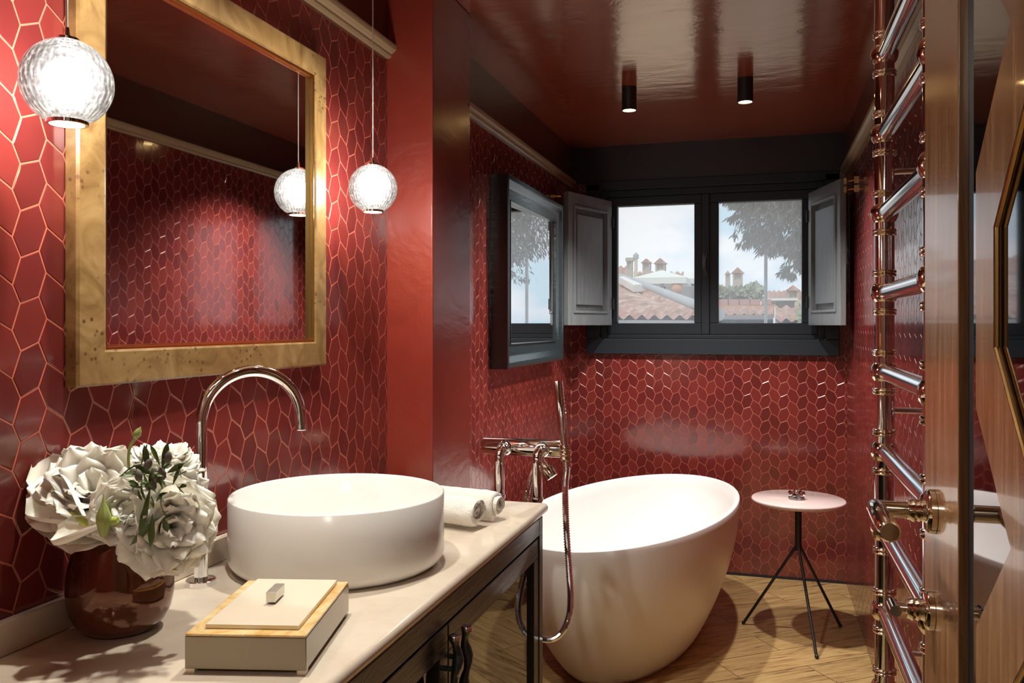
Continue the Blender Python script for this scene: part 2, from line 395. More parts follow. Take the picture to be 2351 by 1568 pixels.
def tile_wall(name, o, u, nrm, length, z0, z1, hole=None, th=.14):
    """o: wall origin on floor; u: horizontal unit vector; nrm: normal into the room"""
    o, u, nrm = Vector(o), Vector(u), Vector(nrm); up = Vector((0, 0, 1))
    mb = MB(); tones = []
    def pt(x, z, h): return o+u*x+up*z+nrm*h
    # substrate (grout)
    if hole is None: rects = [(0, length, z0, z1)]
    else:
        a, b, c, d = hole; rects = [(0, a, z0, z1), (b, length, z0, z1), (a, b, z0, c), (a, b, d, z1)]
    for a, b, c, d in rects:
        if b-a < 1e-4 or d-c < 1e-4: continue
        mb.prism([pt(a, c, -th), pt(b, c, -th), pt(b, d, -th), pt(a, d, -th)], nrm*th, 1)
    flipn = (u.cross(up)).dot(nrm) < 0
    ntone = {}
    for k in range(-1, int(length/CW)+2):
        for j in range(int(z0/RH)-2, int(z1/RH)+2):
            p = tile_poly(k, j)
            for a, b, c in ((1, 0, 0), (-1, 0, length), (0, 1, -z0), (0, -1, z1)):
                p = clip(p, a, b, c)
                if len(p) < 3: break
            if len(p) < 3: continue
            q = [p[0]]
            for w in p[1:]:
                if (Vector(w)-Vector(q[-1])).length > .002: q.append(w)
            if (Vector(q[0])-Vector(q[-1])).length <= .002: q.pop()
            if len(q) < 3: continue
            cx = sum(w[0] for w in q)/len(q); cz = sum(w[1] for w in q)/len(q)
            if hole and hole[0]-.02 < cx < hole[1]+.02 and hole[2]-.02 < cz < hole[3]+.02: continue
            a_ = sum(q[i][0]*q[(i+1) % len(q)][1]-q[(i+1) % len(q)][0]*q[i][1] for i in range(len(q)))/2
            if abs(a_) < 2e-4: continue
            g_ = .0014 if name == 'wall_left' else .0011; i1 = inset(q, g_); i2 = inset(q, g_+.0008)
            if not i1 or not i2: continue
            rnd = random.Random(k*37+j*1009); tx, tz = rnd.gauss(0, .003), rnd.gauss(0, .003)
            n = len(q)
            vs = [pt(w[0], w[1], 0.0) for w in i1]+[pt(w[0], w[1], .0003+(w[0]-cx)*tx+(w[1]-cz)*tz) for w in i1]+[pt(w[0], w[1], .0007+(w[0]-cx)*tx+(w[1]-cz)*tz) for w in i2]
            fs = [tuple(range(2*n, 3*n))]+[(r*n+i, r*n+(i+1) % n, (r+1)*n+(i+1) % n, (r+1)*n+i) for r in (0, 1) for i in range(n)]
            if flipn: fs = [f[::-1] for f in fs]
            f0 = len(mb.f); mb.add(vs, fs, 0); tn_ = rnd.random()
            for i in range(f0, len(mb.f)): ntone[i] = tn_
    ob = mb.build(name, ['tile', 'grout'])
    at_ = ob.data.attributes.new('tone', 'FLOAT', 'FACE')
    at_.data.foreach_set('value', [ntone.get(i, .5) for i in range(len(ob.data.polygons))])
    return structure(ob)
tile_wall('wall_left', (XL, YF, 0), (0, 1, 0), (1, 0, 0), YB-YF, 0, ZM+.02)
tile_wall('wall_right', (XR, YF, 0), (0, 1, 0), (-1, 0, 0), YB-YF, 0, ZM+.02)
WX0, WX1, WZ0, WZ1 = -.90, .315, 1.235, 2.10       # window opening in the back wall
tile_wall('wall_back', (XL, YB, 0), (1, 0, 0), (0, -1, 0), XR-XL, 0, ZM+.02, hole=(WX0-XL, WX1-XL, WZ0, WZ1), th=.30)
def sbox(name, m_, *a, **k): return structure(MB().box(*a).build(name, m_, **k))
sbox('floor', 'floor', XL-.14, YF, -.06, XR+.14, YB+.1, 0)
sbox('ceiling', 'ceiling', XL-.14, YF, ZC, XR+.14, YB+.3, ZC+.08)
# dark friezes above the picture rail
sbox('trim_1', 'frieze', XL-.14, YF, ZM+.02, XL+.004, YB, ZC)
sbox('trim_2', 'frieze', XR-.004, YF, ZM+.02, XR+.14, YB, ZC)
sbox('trim_3', 'charcoal_flat', XL-.14, YB-.004, ZM+.02, XR+.14, YB+.3, ZC)
def rail(name, x, s):
    prof = [(0, 0), (.010, 0), (.014, .006), (.014, .012), (.020, .015), (.028, .022), (.030, .030), (.030, .036), (0, .036)]
    ps = [V(x+s*a, YF, ZM+b) for a, b in prof]
    if s < 0: ps = ps[::-1]
    return structure(MB().prism(ps, (0, YB-YF-.002, 0)).build(name, 'mould'))
rail('trim_4', XL+.001, 1); rail('trim_5', XR-.001, -1)
# projecting pier on the left wall
sbox('trim_6', 'lacquer', XL-.01, 2.257, 0, -.907, 2.58, ZC-.0, bevel=.004)
sbox('baseboard_back', 'charcoal_flat', XL, YB-.008, 0, XR, YB-.0005, .012)
# wall with the doorway, and the small hall behind the camera
mb = MB(); mb.box(XL-.14, YF-.12, 0, -.62, YF, ZC); mb.box(.25, YF-.12, 0, XR+.14, YF, ZC); mb.box(-.62, YF-.12, 2.12, .25, YF, ZC)
structure(mb.build('wall_front', 'lacquer'))
mb = MB(); mb.box(-.64, YF-.15, 0, -.60, YF+.02, 2.14); mb.box(.25, YF-.15, 0, .29, YF+.02, 2.14); mb.box(-.64, YF-.15, 2.10, .29, YF+.02, 2.14)
structure(mb.build('door_1', 'walnut'))
mb = MB(); mb.box(-1.25, -1.6, 0, -1.15, YF-.12, ZC); mb.box(.95, -1.6, 0, 1.05, YF-.12, ZC); mb.box(-1.25, -1.7, 0, 1.05, -1.6, ZC)
structure(mb.build('wall_hall', 'hall'))
sbox('ceiling_hall', 'hall', -1.25, -1.7, ZC, 1.05, YF, ZC+.06)
sbox('floor_hall', 'floor', -1.25, -1.7, -.06, 1.05, YF, 0)
light('hall_fill', 'POINT', (-.1, -.7, 2.1), 14, WHITE, shadow_soft_size=.12)  # ambient fill added in the unseen hall, no fitting built

# ------------------------------------------------------------------ window
win = structure(bpy.data.objects.new('window_1', None)); C.objects.link(win); win.location = (-.3, YB, 1.2)
YG = YB+.05
mb = MB()      # casing around the opening, proud of the wall
mb.box(-.955, YB-.035, 1.177, .370, YB+.004, 1.262)                                   # bottom board
mb.box(-.955, YB-.035, 1.262, -.88, YB+.004, 2.12); mb.box(.30, YB-.035, 1.262, .370, YB+.004, 2.12)
mb.box(-.955, YB-.035, 2.085, .370, YB+.004, 2.135)
mb.build('window_casing', 'charcoal', win, bevel=.004)
mb = MB(); mb.box(-.88, YB-.004, 1.262, -.845, YB+.09, 2.085); mb.box(.265, YB-.004, 1.262, .30, YB+.09, 2.085)
mb.box(-.845, YB-.004, 1.262, .265, YB+.09, 1.285); mb.box(-.845, YB-.004, 2.05, .265, YB+.09, 2.085)
mb.build('window_frame', 'charcoal', win, bevel=.003)
for (a, b, ga, gb) in ((-.845, -.318, -.790, -.367), (-.296, .265, -.239, .188)):
    mb = MB(); y0, y1 = YB+.012, YB+.072
    mb.box(a, y0, 1.285, b, y1, 1.347); mb.box(a, y0, 2.0, b, y1, 2.05)
    mb.box(a, y0, 1.347, ga, y1, 2.0); mb.box(gb, y0, 1.347, b, y1, 2.0)
    sash = mb.build('window_sash', 'charcoal', win, bevel=.004)
    MB().box(ga-.004, YG, 1.343, gb+.004, YG+.006, 2.004).build('pane', 'pane', sash)
MB().box(-.330, YB-.004, 1.285, -.284, YB+.030, 2.05).build('mullion', 'charcoal', win, bevel=.006)
mb = MB(); mb.lathe([(.011, 0), (.011, .006), (.006, .008), (.006, .03)], (-.307, YB-.004, 1.72), (0, -1, 0), 20)
mb.tube(bez([(-.307, YB-.032, 1.725), (-.309, YB-.036, 1.70), (-.312, YB-.034, 1.65), (-.300, YB-.032, 1.60)], 16), [.008]*4+[.009]*8+[.006]*5, 12)
mb.build('window_handle', 'black_frame', win, smooth=40)
mb = MB(); mb.box(-.93, YB+.31, 1.20, .33, YB+.40, 1.235); mb.build('outer_sill', 'plaster', win)

def shutter(name, hinge, free, label, hx):
    hinge, free = Vector(hinge), Vector(free); u = (free-hinge); L = u.length; u.normalize()
    up = V(0, 0, 1); n = u.cross(up).normalized()
    if n.dot(-hinge) < 0: n = -n          # towards the room
    z0, z1 = 1.335, 2.02
    t = thing(name, (hinge.x, hinge.y, z0), label, 'shutter')
    def B(mb, a, b, c, d, h0, h1):
        o = hinge+u*a+n*h0; o.z = c
        ps = [o, o+u*(b-a), o+u*(b-a)+up*(d-c), o+up*(d-c)]
        mb.prism(ps, n*(h1-h0)); return mb
    mb = MB(); fw = .062
    for a, b, c, d in ((0, fw, z0, z1), (L-fw, L, z0, z1), (fw, L-fw, z0, z0+fw+.015), (fw, L-fw, z1-fw-.015, z1)): B(mb, a, b, c, d, 0, .030)
    mb.build('shutter_frame', 'shutter', t, bevel=.003)
    mb = MB(); g = .014; a, b, c, d = fw-g, L-fw+g, z0+fw+.015-g, z1-fw-.015+g     # raised bead
    for q in ((a, a+g, c, d), (b-g, b, c, d), (a+g, b-g, c, c+g), (a+g, b-g, d-g, d)): B(mb, *q, .028, .037)
    mb.build('bead', 'shutter', t, bevel=.003)
    # fielded panel: sloping border up to a raised flat
    a, b, c, d = fw, L-fw, z0+fw+.015, z1-fw-.015; s_ = .032
    def Q(x, z, h): o = hinge+u*x+n*h; o.z = z; return o
    mb = MB(); O = [Q(a, c, .010), Q(b, c, .010), Q(b, d, .010), Q(a, d, .010)]
    I = [Q(a+s_, c+s_, .018), Q(b-s_, c+s_, .018), Q(b-s_, d-s_, .018), Q(a+s_, d-s_, .018)]
    J = [Q(a+s_, c+s_, .026), Q(b-s_, c+s_, .026), Q(b-s_, d-s_, .026), Q(a+s_, d-s_, .026)]
    K = [Q(a, c, .004), Q(b, c, .004), Q(b, d, .004), Q(a, d, .004)]
    mb.add(K+O+I+J, [(3, 2, 1, 0)]+[(r*4+i, r*4+(i+1) % 4, r*4+4+(i+1) % 4, r*4+4+i) for r in range(3) for i in range(4)]+[(12, 13, 14, 15)])
    mb.build('raised_panel', 'shutter', t)
    for z in (z0+.12, z1-.12):
        mb = MB(); mb.tube([hinge+V(0, 0, z-.03)+n*.034-u*.004 - V(0, 0, hinge.z), hinge+V(0, 0, z+.03)+n*.034-u*.004-V(0, 0, hinge.z)], .006, 10)
        mb.build('hinge', 'black', t, smooth=40)
    return t
s1 = shutter('window_shutter', (-.835, 4.655, 0), (-.985, 4.235, 0), 'grey panelled wooden shutter folded open beside the black framed mirror', 0)
s2 = shutter('window_shutter', (.245, 4.655, 0), (.365, 4.235, 0), 'grey panelled wooden shutter folded open near the towel radiator wall', 0)
mb = MB()
for z in (2.005, 1.965):
    mb.tube([(.362, 4.23, z), (.40, 4.20, z)], .004, 8); mb.box(.352, 4.215, z-.014, .364, 4.228, z+.014); mb.box(.394, 4.19, z-.016, .404, 4.205, z+.016)
tag(mb.build('shutter_catch', 'brass'), 'brass catch holding the right shutter back to the tiled wall', 'catch')
tag(MB().box(XL+.003, 4.20, 1.985, XL+.03, 4.212, 2.0).tube([(XL+.03, 4.206, 1.992), (XL+.055, 4.22, 1.992)], .004, 8).build('shutter_catch', 'brass'), 'small brass catch above the corner of the black framed mirror', 'catch')

# ------------------------------------------------------------------ burl mirror
def frame_ring(mb, prof, y0, y1, z0, z1, x, s=1):
    """mitred frame; prof: (inward offset from the outer edge, depth from the wall)"""
    rings = []
    for a, d in prof:
        rings += [V(x+s*d, y0+a, z0+a), V(x+s*d, y1-a, z0+a), V(x+s*d, y1-a, z1-a), V(x+s*d, y0+a, z1-a)]
    k = len(prof); fs = [(r*4+i, r*4+(i+1) % 4, (r+1)*4+(i+1) % 4, (r+1)*4+i) for r in range(k-1) for i in range(4)]
    mb.add(rings, fs)
my0, my1, mz0, mz1 = 1.074, 1.858, 1.241, 1.990
t = thing('wall_mirror', (XL, 1.42, mz0), 'large mirror in golden burl wood frame above the washbasin', 'mirror')
mb = MB(); frame_ring(mb, [(0, .002), (0, .022), (.004, .026), (.054, .028), (.058, .026), (.058, .010)], my0, my1, mz0, mz1, XL)
mb.build('mirror_frame', 'burl', t, smooth=25)
mb = MB(); frame_ring(mb, [(.057, .025), (.062, .025), (.062, .019), (.065, .019), (.065, .012)], my0, my1, mz0, mz1, XL)
mb.build('inner_fillet', 'brass', t)
MB().box(XL+.004, my0+.056, mz0+.056, XL+.014, my1-.056, mz1-.056).build('mirror_glass', 'silver', t)
# black framed mirror over the tub
ny0, ny1, nz0, nz1 = 3.225, 4.195, 1.162, 1.942
t = thing('wall_mirror', (XL, 3.71, nz0), 'smaller mirror in deep black scooped frame above the bathtub filler', 'mirror')
mb = MB(); pf = [(0, .002), (0, .072), (.006, .076), (.014, .075)]
for i in range(9):
    a = i/8; pf.append((.018+.074*a, .074-.020*math.sin(a*math.pi/2)))
pf += [(.094, .058), (.098, .058), (.098, .030)]
frame_ring(mb, pf, ny0, ny1, nz0, nz1, XL); mb.build('mirror_frame', 'black_frame', t, smooth=25)
MB().prism([V(XL+.026, ny0+.09, nz0+.09), V(XL+.050, ny1-.09, nz0+.09), V(XL+.050, ny1-.09, nz1-.09), V(XL+.026, ny0+.09, nz1-.09)], (-.012, 0, 0)).build('mirror_glass', 'silver', t)

# ------------------------------------------------------------------ pendants
def pendant(p, label, cord_top=ZC):
    x, y, z = p; R = .0605
    t = thing('pendant_lamp', (x, y, z), label, 'lamp', 'cut crystal globe pendants')
    mb = MB(); n, k = 96, 40; lo = math.radians(26); hi = math.radians(14); vs = []; fs = []
    me = None
    for shell, rr in ((0, R), (1, R*.78)):
        ob = MB(); prof = []
        for i in range(k+1):
            th = hi+(math.pi-hi-lo)*i/k
            prof.append((rr*math.sin(th), rr*math.cos(th)))
        vs = []; fs = []
        for i, (r_, h_) in enumerate(prof):
            for j in range(n+1):
                a = 2*math.pi*j/n; vs.append((x+r_*math.cos(a), y+r_*math.sin(a), z+h_))
        for i in range(k):
            for j in range(n): fs.append((i*(n+1)+j, (i+1)*(n+1)+j, (i+1)*(n+1)+j+1, i*(n+1)+j+1))
        ob.add(vs, fs); o = ob.build('globe' if shell == 0 else 'inner_globe', 'globe', t)
        uv = o.data.uv_layers.new(name='UVMap'); d = o.data
        for poly in d.polygons:
            for li in poly.loop_indices:
                vi = d.loops[li].vertex_index; uv.data[li].uv = ((vi % (n+1))/n, (vi//(n+1))/k)
        d.polygons.foreach_set('use_smooth', [True]*len(d.polygons))
    zb = z-R*math.cos(lo); rb = R*math.sin(lo)
    mb = MB(); mb.lathe([(rb-.004, .001), (rb+.001, .001), (rb+.001, -.004), (rb-.004, -.004), (rb-.004, .001)], (x, y, zb), n=48); mb.build('lower_ring', 'chrome', t, smooth=40)
    MB().lathe([(0.0001, 0), (rb-.004, 0)], (x, y, zb-.001), n=40).build('lit_lens', 'bulb', t)
    zt = z+R*math.cos(hi); MB().lathe([(R*math.sin(hi)+.001, -.002), (R*math.sin(hi)+.001, .003), (.004, .005), (.003, .018), (.0001, .018)], (x, y, zt), n=32).build('cap', 'chrome', t, smooth=40)
    MB().tube([(x, y, zt+.01), (x, y, cord_top-.02)], .0013, 8).build('cord', 'galv', t)
    MB().lathe([(.04, 0), (.04, .018), (.0001, .02)], (x, y, cord_top-.0205), n=32).build('ceiling_rose', 'chrome', t, smooth=40)
pendant(PEND[0], 'glowing ribbed crystal globe pendant left of the burl mirror')
pendant(PEND[1], 'glowing ribbed crystal globe pendant between burl mirror and red pier')

# ------------------------------------------------------------------ ceiling downlights
LBL = {'tub': 'black cylinder downlight above the bathtub', 'table': 'black cylinder downlight on the ceiling nearer the radiator wall',
       'basin': 'black cylinder downlight above the round basin', 'vase': 'black cylinder downlight above the flower vase'}
for x, y, n in SPOTS:
    t = thing('downlight', (x, y, 2.238), LBL[n], 'ceiling light', 'black ceiling downlights')
    MB().lathe([(.026, .012), (.027, .0), (.030, 0), (.031, .001), (.031, .0965), (.0001, .0965)], (x, y, 2.238), n=40, caps=False).build('housing', 'black', t, smooth=40)
    MB().lathe([(.0001, 0), (.026, 0)], (x, y, 2.2405), n=32).build('lens', 'bulb', t)

# ------------------------------------------------------------------ counter + cabinet
CT = .87; CX = -.545; CY0, CY1 = .42, 2.165
mb = MB()
prof = [(XL+.004, CT-.028), (CX-.020, CT-.028), (CX-.012, CT-.026), (CX-.006, CT-.022)]
prof += [(CX-.010+.010*math.cos(a), CT-.012+.012*math.sin(a)) for a in [math.radians(q) for q in (-45, -20, 0, 20, 45, 70, 90)]]
prof += [(XL+.004, CT)]
mb.prism([V(x, CY0, z) for x, z in prof], (0, CY1-CY0, 0)); o = mb.build('countertop', 'marble', smooth=35)
tag(o, 'cream polished stone countertop under the round white washbasin', 'countertop')
o = MB().box(XL+.003, CY0, CT+.0005, XL+.020, CY1, CT+.048).build('backsplash', 'marble', bevel=.002)
tag(o, 'low cream stone upstand running along the tiled wall behind the vase', 'backsplash')
t = thing('vanity_cabinet', (-.80, 1.26, 0), 'black stained wood vanity cabinet with dark glass doors under the cream top', 'cabinet')
zt = CT-.0285; xf = CX-.010; y1 = 2.148; y0 = .45; YD = 1.462
mb = MB(); mb.box(XL+.01, y0, .10, XL+.03, y1, zt); mb.box(XL+.03, y0, .12, xf-.03, y0+.03, zt); mb.box(XL+.03, y1-.03, .12, xf-.03, y1-.004, zt); mb.box(XL+.03, y0+.03, .10, xf-.03, y1-.03, .13)
mb.build('carcass', 'ebony', t)
mb = MB(); mb.box(xf-.03, y0+.034, .797, xf, y1-.034, zt); mb.build('apron', 'ebony', t, bevel=.002)
for yy in (y0, y1-.034):
    for xx in (xf-.034, XL+.03):
        MB().box(xx, yy, 0, xx+.034, yy+.034, zt-.001).build('leg', 'ebony', t, bevel=.002)
for (a, b) in ((y0+.038, YD-.002), (YD+.002, y1-.038)):
    mb = MB(); z0, z1 = .14, .791; w = .042; d0, d1 = xf-.024, xf-.002
    mb.box(d0, a, z1-.05, d1, b, z1); mb.box(d0, a, z0, d1, b, z0+.05); mb.box(d0, a, z0+.05, d1, a+w, z1-.05); mb.box(d0, b-w, z0+.05, d1, b, z1-.05)
    dr = mb.build('door', 'ebony', t, bevel=.002)
    MB().box(d0+.006, a+w-.004, z0+.046, d0+.012, b-w+.004, z1-.046).build('glass_panel', 'smoked_glass', dr)
    yy = YD-.028 if b < YD else YD+.026
    pts = [V(xf+.024+.003*math.sin(i*1.1+yy*40), yy+.004*math.cos(i*.9+yy*30), .30+i*.0125) for i in range(39)]
    rr = [.0085+.0022*math.sin(i*1.3+yy*9) for i in range(39)]; rr[-1] = .010
    hm = MB().tube(pts, rr, 14)
    for z in (.36, .72): hm.tube([(xf-.004, yy, z), (xf+.022, yy, z)], .005, 10)
    h = hm.build('handle', 'black_frame', dr, smooth=50)
    MB().lathe([(.0105, 0), (.0105, .006), (.009, .008), (.0001, .0085)], (pts[-1].x, pts[-1].y, pts[-1].z-.001), n=20).build('handle_cap', 'chrome', dr, smooth=40)

# basin
bx, by, R, hh = -.808, 1.512, .2085, .139
mb = MB(); z = CT
prof = [(.0001, .0), (R-.024, 0), (R-.018, .001), (R-.008, .008), (R-.002, .016), (R, .022), (R, hh-.003), (R-.002, hh-.0008), (R-.004, hh), (R-.007, hh-.0008), (R-.009, hh-.003),
        (R-.010, .055), (R-.016, .035), (R-.035, .020), (R-.07, .015), (.0001, .013)]
mb.lathe([(r, h) for r, h in prof], (bx, by, z+.001), n=128)
t = thing('washbasin', (bx, by, CT), 'large round white vessel basin standing on the cream countertop', 'basin')
mb.build('bowl', 'ceramic', t, smooth=50)
MB().lathe([(.0001, .016), (.022, .016), (.026, .013)], (bx, by, CT+.002), n=32).build('drain', 'chrome', t, smooth=40)

# basin tap
t = thing('basin_tap', (-.977, 1.312, CT), 'tall chrome swan-neck tap arching over the white basin', 'tap')
tx, ty = -.977, 1.312; dx, dy = Vector((.162, .197)).normalized(); RA = .093; zs = 1.160
MB().lathe([(.0265, 0), (.0265, .009), (.025, .0105), (.013, .011), (.0001, .011)], (tx, ty, CT), n=48).build('base_flange', 'chrome', t, smooth=35)
MB().tube([(tx, ty, CT+.011), (tx, ty, CT+.135)], .0118, 48, flute=.13).build('fluted_sleeve', 'chrome', t)
pts = [V(tx, ty, CT+.135), V(tx, ty, 1.06)]+[V(tx, ty, 1.08+.01*i) for i in range(8)]
c = V(tx+dx*RA, ty+dy*RA, zs)
pts += arc(c, RA, math.pi, -.02, 36, (dx, dy, 0), (0, 0, 1)) + [V(tx+2*dx*RA+dx*.0015, ty+2*dy*RA+dy*.0015, zs-.02)]
MB().tube(pts, .0108, 32).build('spout', 'chrome', t, smooth=50)
MB().lathe([(.0095, 0), (.0105, .001), (.0118, .0015), (.0118, .012)], (pts[-1].x, pts[-1].y, pts[-1].z-.004), n=32).build('aerator', 'chrome', t, smooth=40)

# ------------------------------------------------------------------ towels
def towel(name, c, L, r, ang, label, seed):
    """rolled towel: thickened spiral extruded along its axis"""
    ax = V(math.cos(ang), math.sin(ang), 0); side = V(-ax.y, ax.x, 0); up = V(0, 0, 1)
    c = Vector(c); n = 110; turns = 2.6; th = .0085
    def spiral(q, o):
        a = -q*turns*2*math.pi-1.9; rr = (r-.003)-(r-.012)*q; rr += o
        w = 1+.05*math.sin(a*2+seed)
        return side*(math.cos(a)*rr*1.04*w)+up*(max(-(r-.001), math.sin(a)*rr*.93))
    mb = MB(); k = 26; rings = []
    for i in range(k+1):
        s_ = i/k; x = (s_-.5)*L; e_ = 1-.10*max(0, abs(2*s_-1)-.82)/.18
        for sgn in (0, 1):
            for j in range(n+1):
                q = j/n; p = spiral(q, 0 if sgn == 0 else -th)
                nz_ = noise.noise(Vector((x*60, q*60, seed+sgn)))*.0018
                wob = .006*math.sin(q*6+seed)*(1 if abs(s_-.5) > .4 else .6)
                rings.append(c+ax*(x+wob*(2*s_-1))+p*(e_*(1+nz_/r*1.2)))
    fs = []; row = 2*(n+1)
    for i in range(k):
        for j in range(n):
            a = i*row+j; fs.append((a, a+1, a+row+1, a+row)); a += n+1; fs.append((a, a+row, a+row+1, a+1))
        fs.append((i*row, (i+1)*row, (i+1)*row+n+1, i*row+n+1)); fs.append((i*row+n, i*row+2*n+1, (i+1)*row+2*n+1, (i+1)*row+n))
    for j in range(n):
        fs.append((j, j+n+1, j+n+2, j+1)); b = k*row; fs.append((b+j, b+j+1, b+j+n+2, b+j+n+1))
    mb.add(rings, fs); return tag(mb.build(name, 'towel', smooth=80), label, 'towel', 'rolled hand towels on the counter')
towel('rolled_towel', (-.712, 1.862, CT+.041), .17, .041, math.radians(-14), 'rolled white terry towel nearest the basin on the counter', 1.)
towel('rolled_towel', (-.700, 1.950, CT+.041), .19, .041, math.radians(-10), 'rolled white terry towel behind the other roll, nearest the bathtub', 4.)

# ------------------------------------------------------------------ vase + flowers
vx, vy = -.953, 1.085
t = thing('flower_vase', (vx, vy, CT), 'squat dark brown glass vase holding white flowers', 'vase')
mb = MB(); vp = [(.0001, 0), (.042, 0), (.052, .003), (.064, .014), (.073, .032), (.077, .052), (.0775, .072), (.075, .095), (.070, .118), (.064, .140), (.060, .150), (.058, .151), (.057, .149), (.061, .135), (.070, .09), (.072, .06), (.06, .02), (.0001, .01)]
mb.lathe(vp, (vx, vy, CT+.001), n=96); mb.build('vase_body', 'amber', t, smooth=60)

def petal(mb, base, direction, out_n, L, w, cup, ruffle, seed, mi=0, nu=12, nv=12, curl=.3, tw=0):
    """petal growing from base along direction, cupped towards out_n's opposite"""
    d = Vector(direction).normalized(); n = Vector(out_n); n = (n-d*n.dot(d)).normalized(); s = d.cross(n)
    if tw: R_ = Matrix.Rotation(tw, 3, d); n = R_ @ n; s = R_ @ s
    def fn(u, v):
        x = (u-.5)*2; v = 1-(1-v)**1.5
        wid = w*min(1, (v/.6+.02)**.6)*max(.05, 1-max(0, (v-.5)/.5)**2.4)**.5
        bend = curl*v*v*L
        z = -cup*w*(1-x*x)*math.sin(math.pi*min(1, v+.15))*.5 + bend - cup*L*.35*math.sin(math.pi*v)*-.5
        ed = ruffle*w*max(0, v-.55)*(math.sin(x*4.5+seed)+.5*math.sin(x*8+seed*2.3))
        h = L*v*(1-.10*x*x*v)+ed*.4
        nz_ = noise.noise(Vector((x*1.2+seed*3.1, v*2.0, seed)))*w*.12
        return Vector(base)+d*h+s*(x*wid)+n*(z+ed+nz_)
    mb.grid(nu, nv, fn, mi)
def peony(name, c, r, label, axis=(0, 0, 1), layers=((5, .12, .72), (7, .34, .82), (9, .60, .88), (10, .88, .88), (10, 1.18, .82), (10, 1.48, .76), (8, 1.85, .70)), seed=1, ruf=.11, pw=.56, mats=('petal', 'pollen')):
    rnd = random.Random(seed); ax = Vector(axis).normalized(); q = ax.to_track_quat('Z', 'Y'); c = Vector(c)
    t = thing(name, c, label, 'flower', 'white flowers in the vase')
    base = c-ax*r*.55; mb = MB()
    for li, (n, open_, ln) in enumerate(layers):
        for k in range(n):
            a = 2*math.pi*(k+rnd.random()*.5)/n+li*.7; op = open_+rnd.uniform(-.12, .12)
            d = q @ Vector((math.cos(a)*math.sin(op*.8), math.sin(a)*math.sin(op*.8), math.cos(op*.8)))
            o_ = q @ Vector((math.cos(a), math.sin(a), 0))
            b = base+(q @ Vector((math.cos(a), math.sin(a), 0)))*r*.10*li
            petal(mb, b, d, -o_, r*1.5*ln*rnd.uniform(.9, 1.06), r*pw*(.75+.09*li)*rnd.uniform(.9, 1.1), .55, ruf, rnd.random()*20, curl=-rnd.uniform(.10, .35) if li < 3 else rnd.uniform(-.2, .12), tw=rnd.uniform(-.3, .3))
    o = mb.build('petals', mats[0], t, smooth=80)
    for z_ in range(1):
        s_ = MB(); s_.tube(bez([base, (base+V(vx, vy, CT+.12))/2+V(0, 0, -.005), V(vx+(base.x-vx)*.25, vy+(base.y-vy)*.25, CT+.06)], 10), .0028, 8); s_.build('stem', 'leaf', t, smooth=60)
    return t
def fp(px, py, t_):       # point on a sight line, t_ metres deep
    u = (px-1175.5)/F_PX; v = (745-py)/F_PX
    return Vector(((-SA+u*CA)*t_, (CA+u*SA)*t_, H+v*t_))
TOCAM = V(.70, -.70, .15)
K = 1/1950*1.22
peony('peony', fp(215, 1120, 1.25), 88*K, 'large full white bloom at the centre left of the bouquet', (.45, -.55, .7), seed=3)
peony('peony', fp(392, 1208, 1.21), 76*K, 'large ruffled white bloom hanging low on the right of the bouquet', (.65, -.45, .05), seed=8, ruf=.18)
peony('peony', fp(428, 1138, 1.27), 55*K, 'frilly white bloom at the far right of the bouquet beside the tap', (.8, .0, .35), seed=12, ruf=.28)
peony('peony', fp(372, 1058, 1.32), 64*K, 'round white bloom at the top right of the bouquet', (.1, -.1, 1), seed=15, ruf=.12)
peony('rose', fp(292, 1170, 1.19), 52*K, 'open white rose at the front of the bouquet', (.70, -.8, .25), seed=21, ruf=.10, pw=.62)
peony('rose', fp(190, 1052, 1.31), 46*K, 'closed white bud bloom at the top left of the bouquet', (-.1, .0, 1), seed=27, ruf=.05, layers=((5, .15, .7), (6, .35, .85), (7, .55, .95)), pw=.75)
peony('peony', fp(268, 1080, 1.33), 52*K, 'small white bloom at the back top of the bouquet', (.1, .1, 1), seed=31)
peony('peony', fp(120, 1145, 1.28), 46*K, 'white bloom tucked behind the long calla petals on the left', (-.5, -.2, .5), seed=36)
def calla(c, tip, w, label, seed, toward):
    c, tip = Vector(c), Vector(tip); t = thing('calla_lily', c, label, 'flower', 'white calla petals in the bouquet')
    d = tip-c; L = d.length; mb = MB(); n = Vector(toward)
    d.normalize(); n = (n-d*n.dot(d)).normalized(); s = d.cross(n)
    def fn(u, v):
        a = (u-.5)*2*math.pi*(.80-.25*v); r = w*(.30+.85*math.sin(min(1, v*1.05)*math.pi*.62))*(1-.55*max(0, v-.8)/.2)
        fl = .35*w*max(0, v-.5)*abs((u-.5)*2)**2
        return c+d*(L*v*(1-.10*abs(u-.5)))+s*(math.sin(a)*r*(1+.4*v))-n*(math.cos(a)*r*.55)+n*fl
    mb.grid(22, 16, fn); mb.build('spathe', 'petal', t, smooth=80)
    g = MB(); g.tube(bez([c-d*.02, c-d*.002, c+d*L*.25-n*w*.2], 10), [.004, .005]+[.006]*5+[.004]*4, 10); g.build('stem', 'petal_green', t, smooth=60)
calla(fp(175, 1190, 1.22), fp(95, 1050, 1.28), 36*K, 'long pale calla spathe leaning out to the upper left', 1, TOCAM+V(-.2, 0, .1))
calla(fp(190, 1195, 1.19), fp(78, 1120, 1.22), 38*K, 'broad calla spathe at the far left with a green streak', 2, TOCAM)
calla(fp(240, 1200, 1.16), fp(118, 1225, 1.17), 30*K, 'curled white calla petal lying over the vase rim', 3, V(.3, -.4, 1))
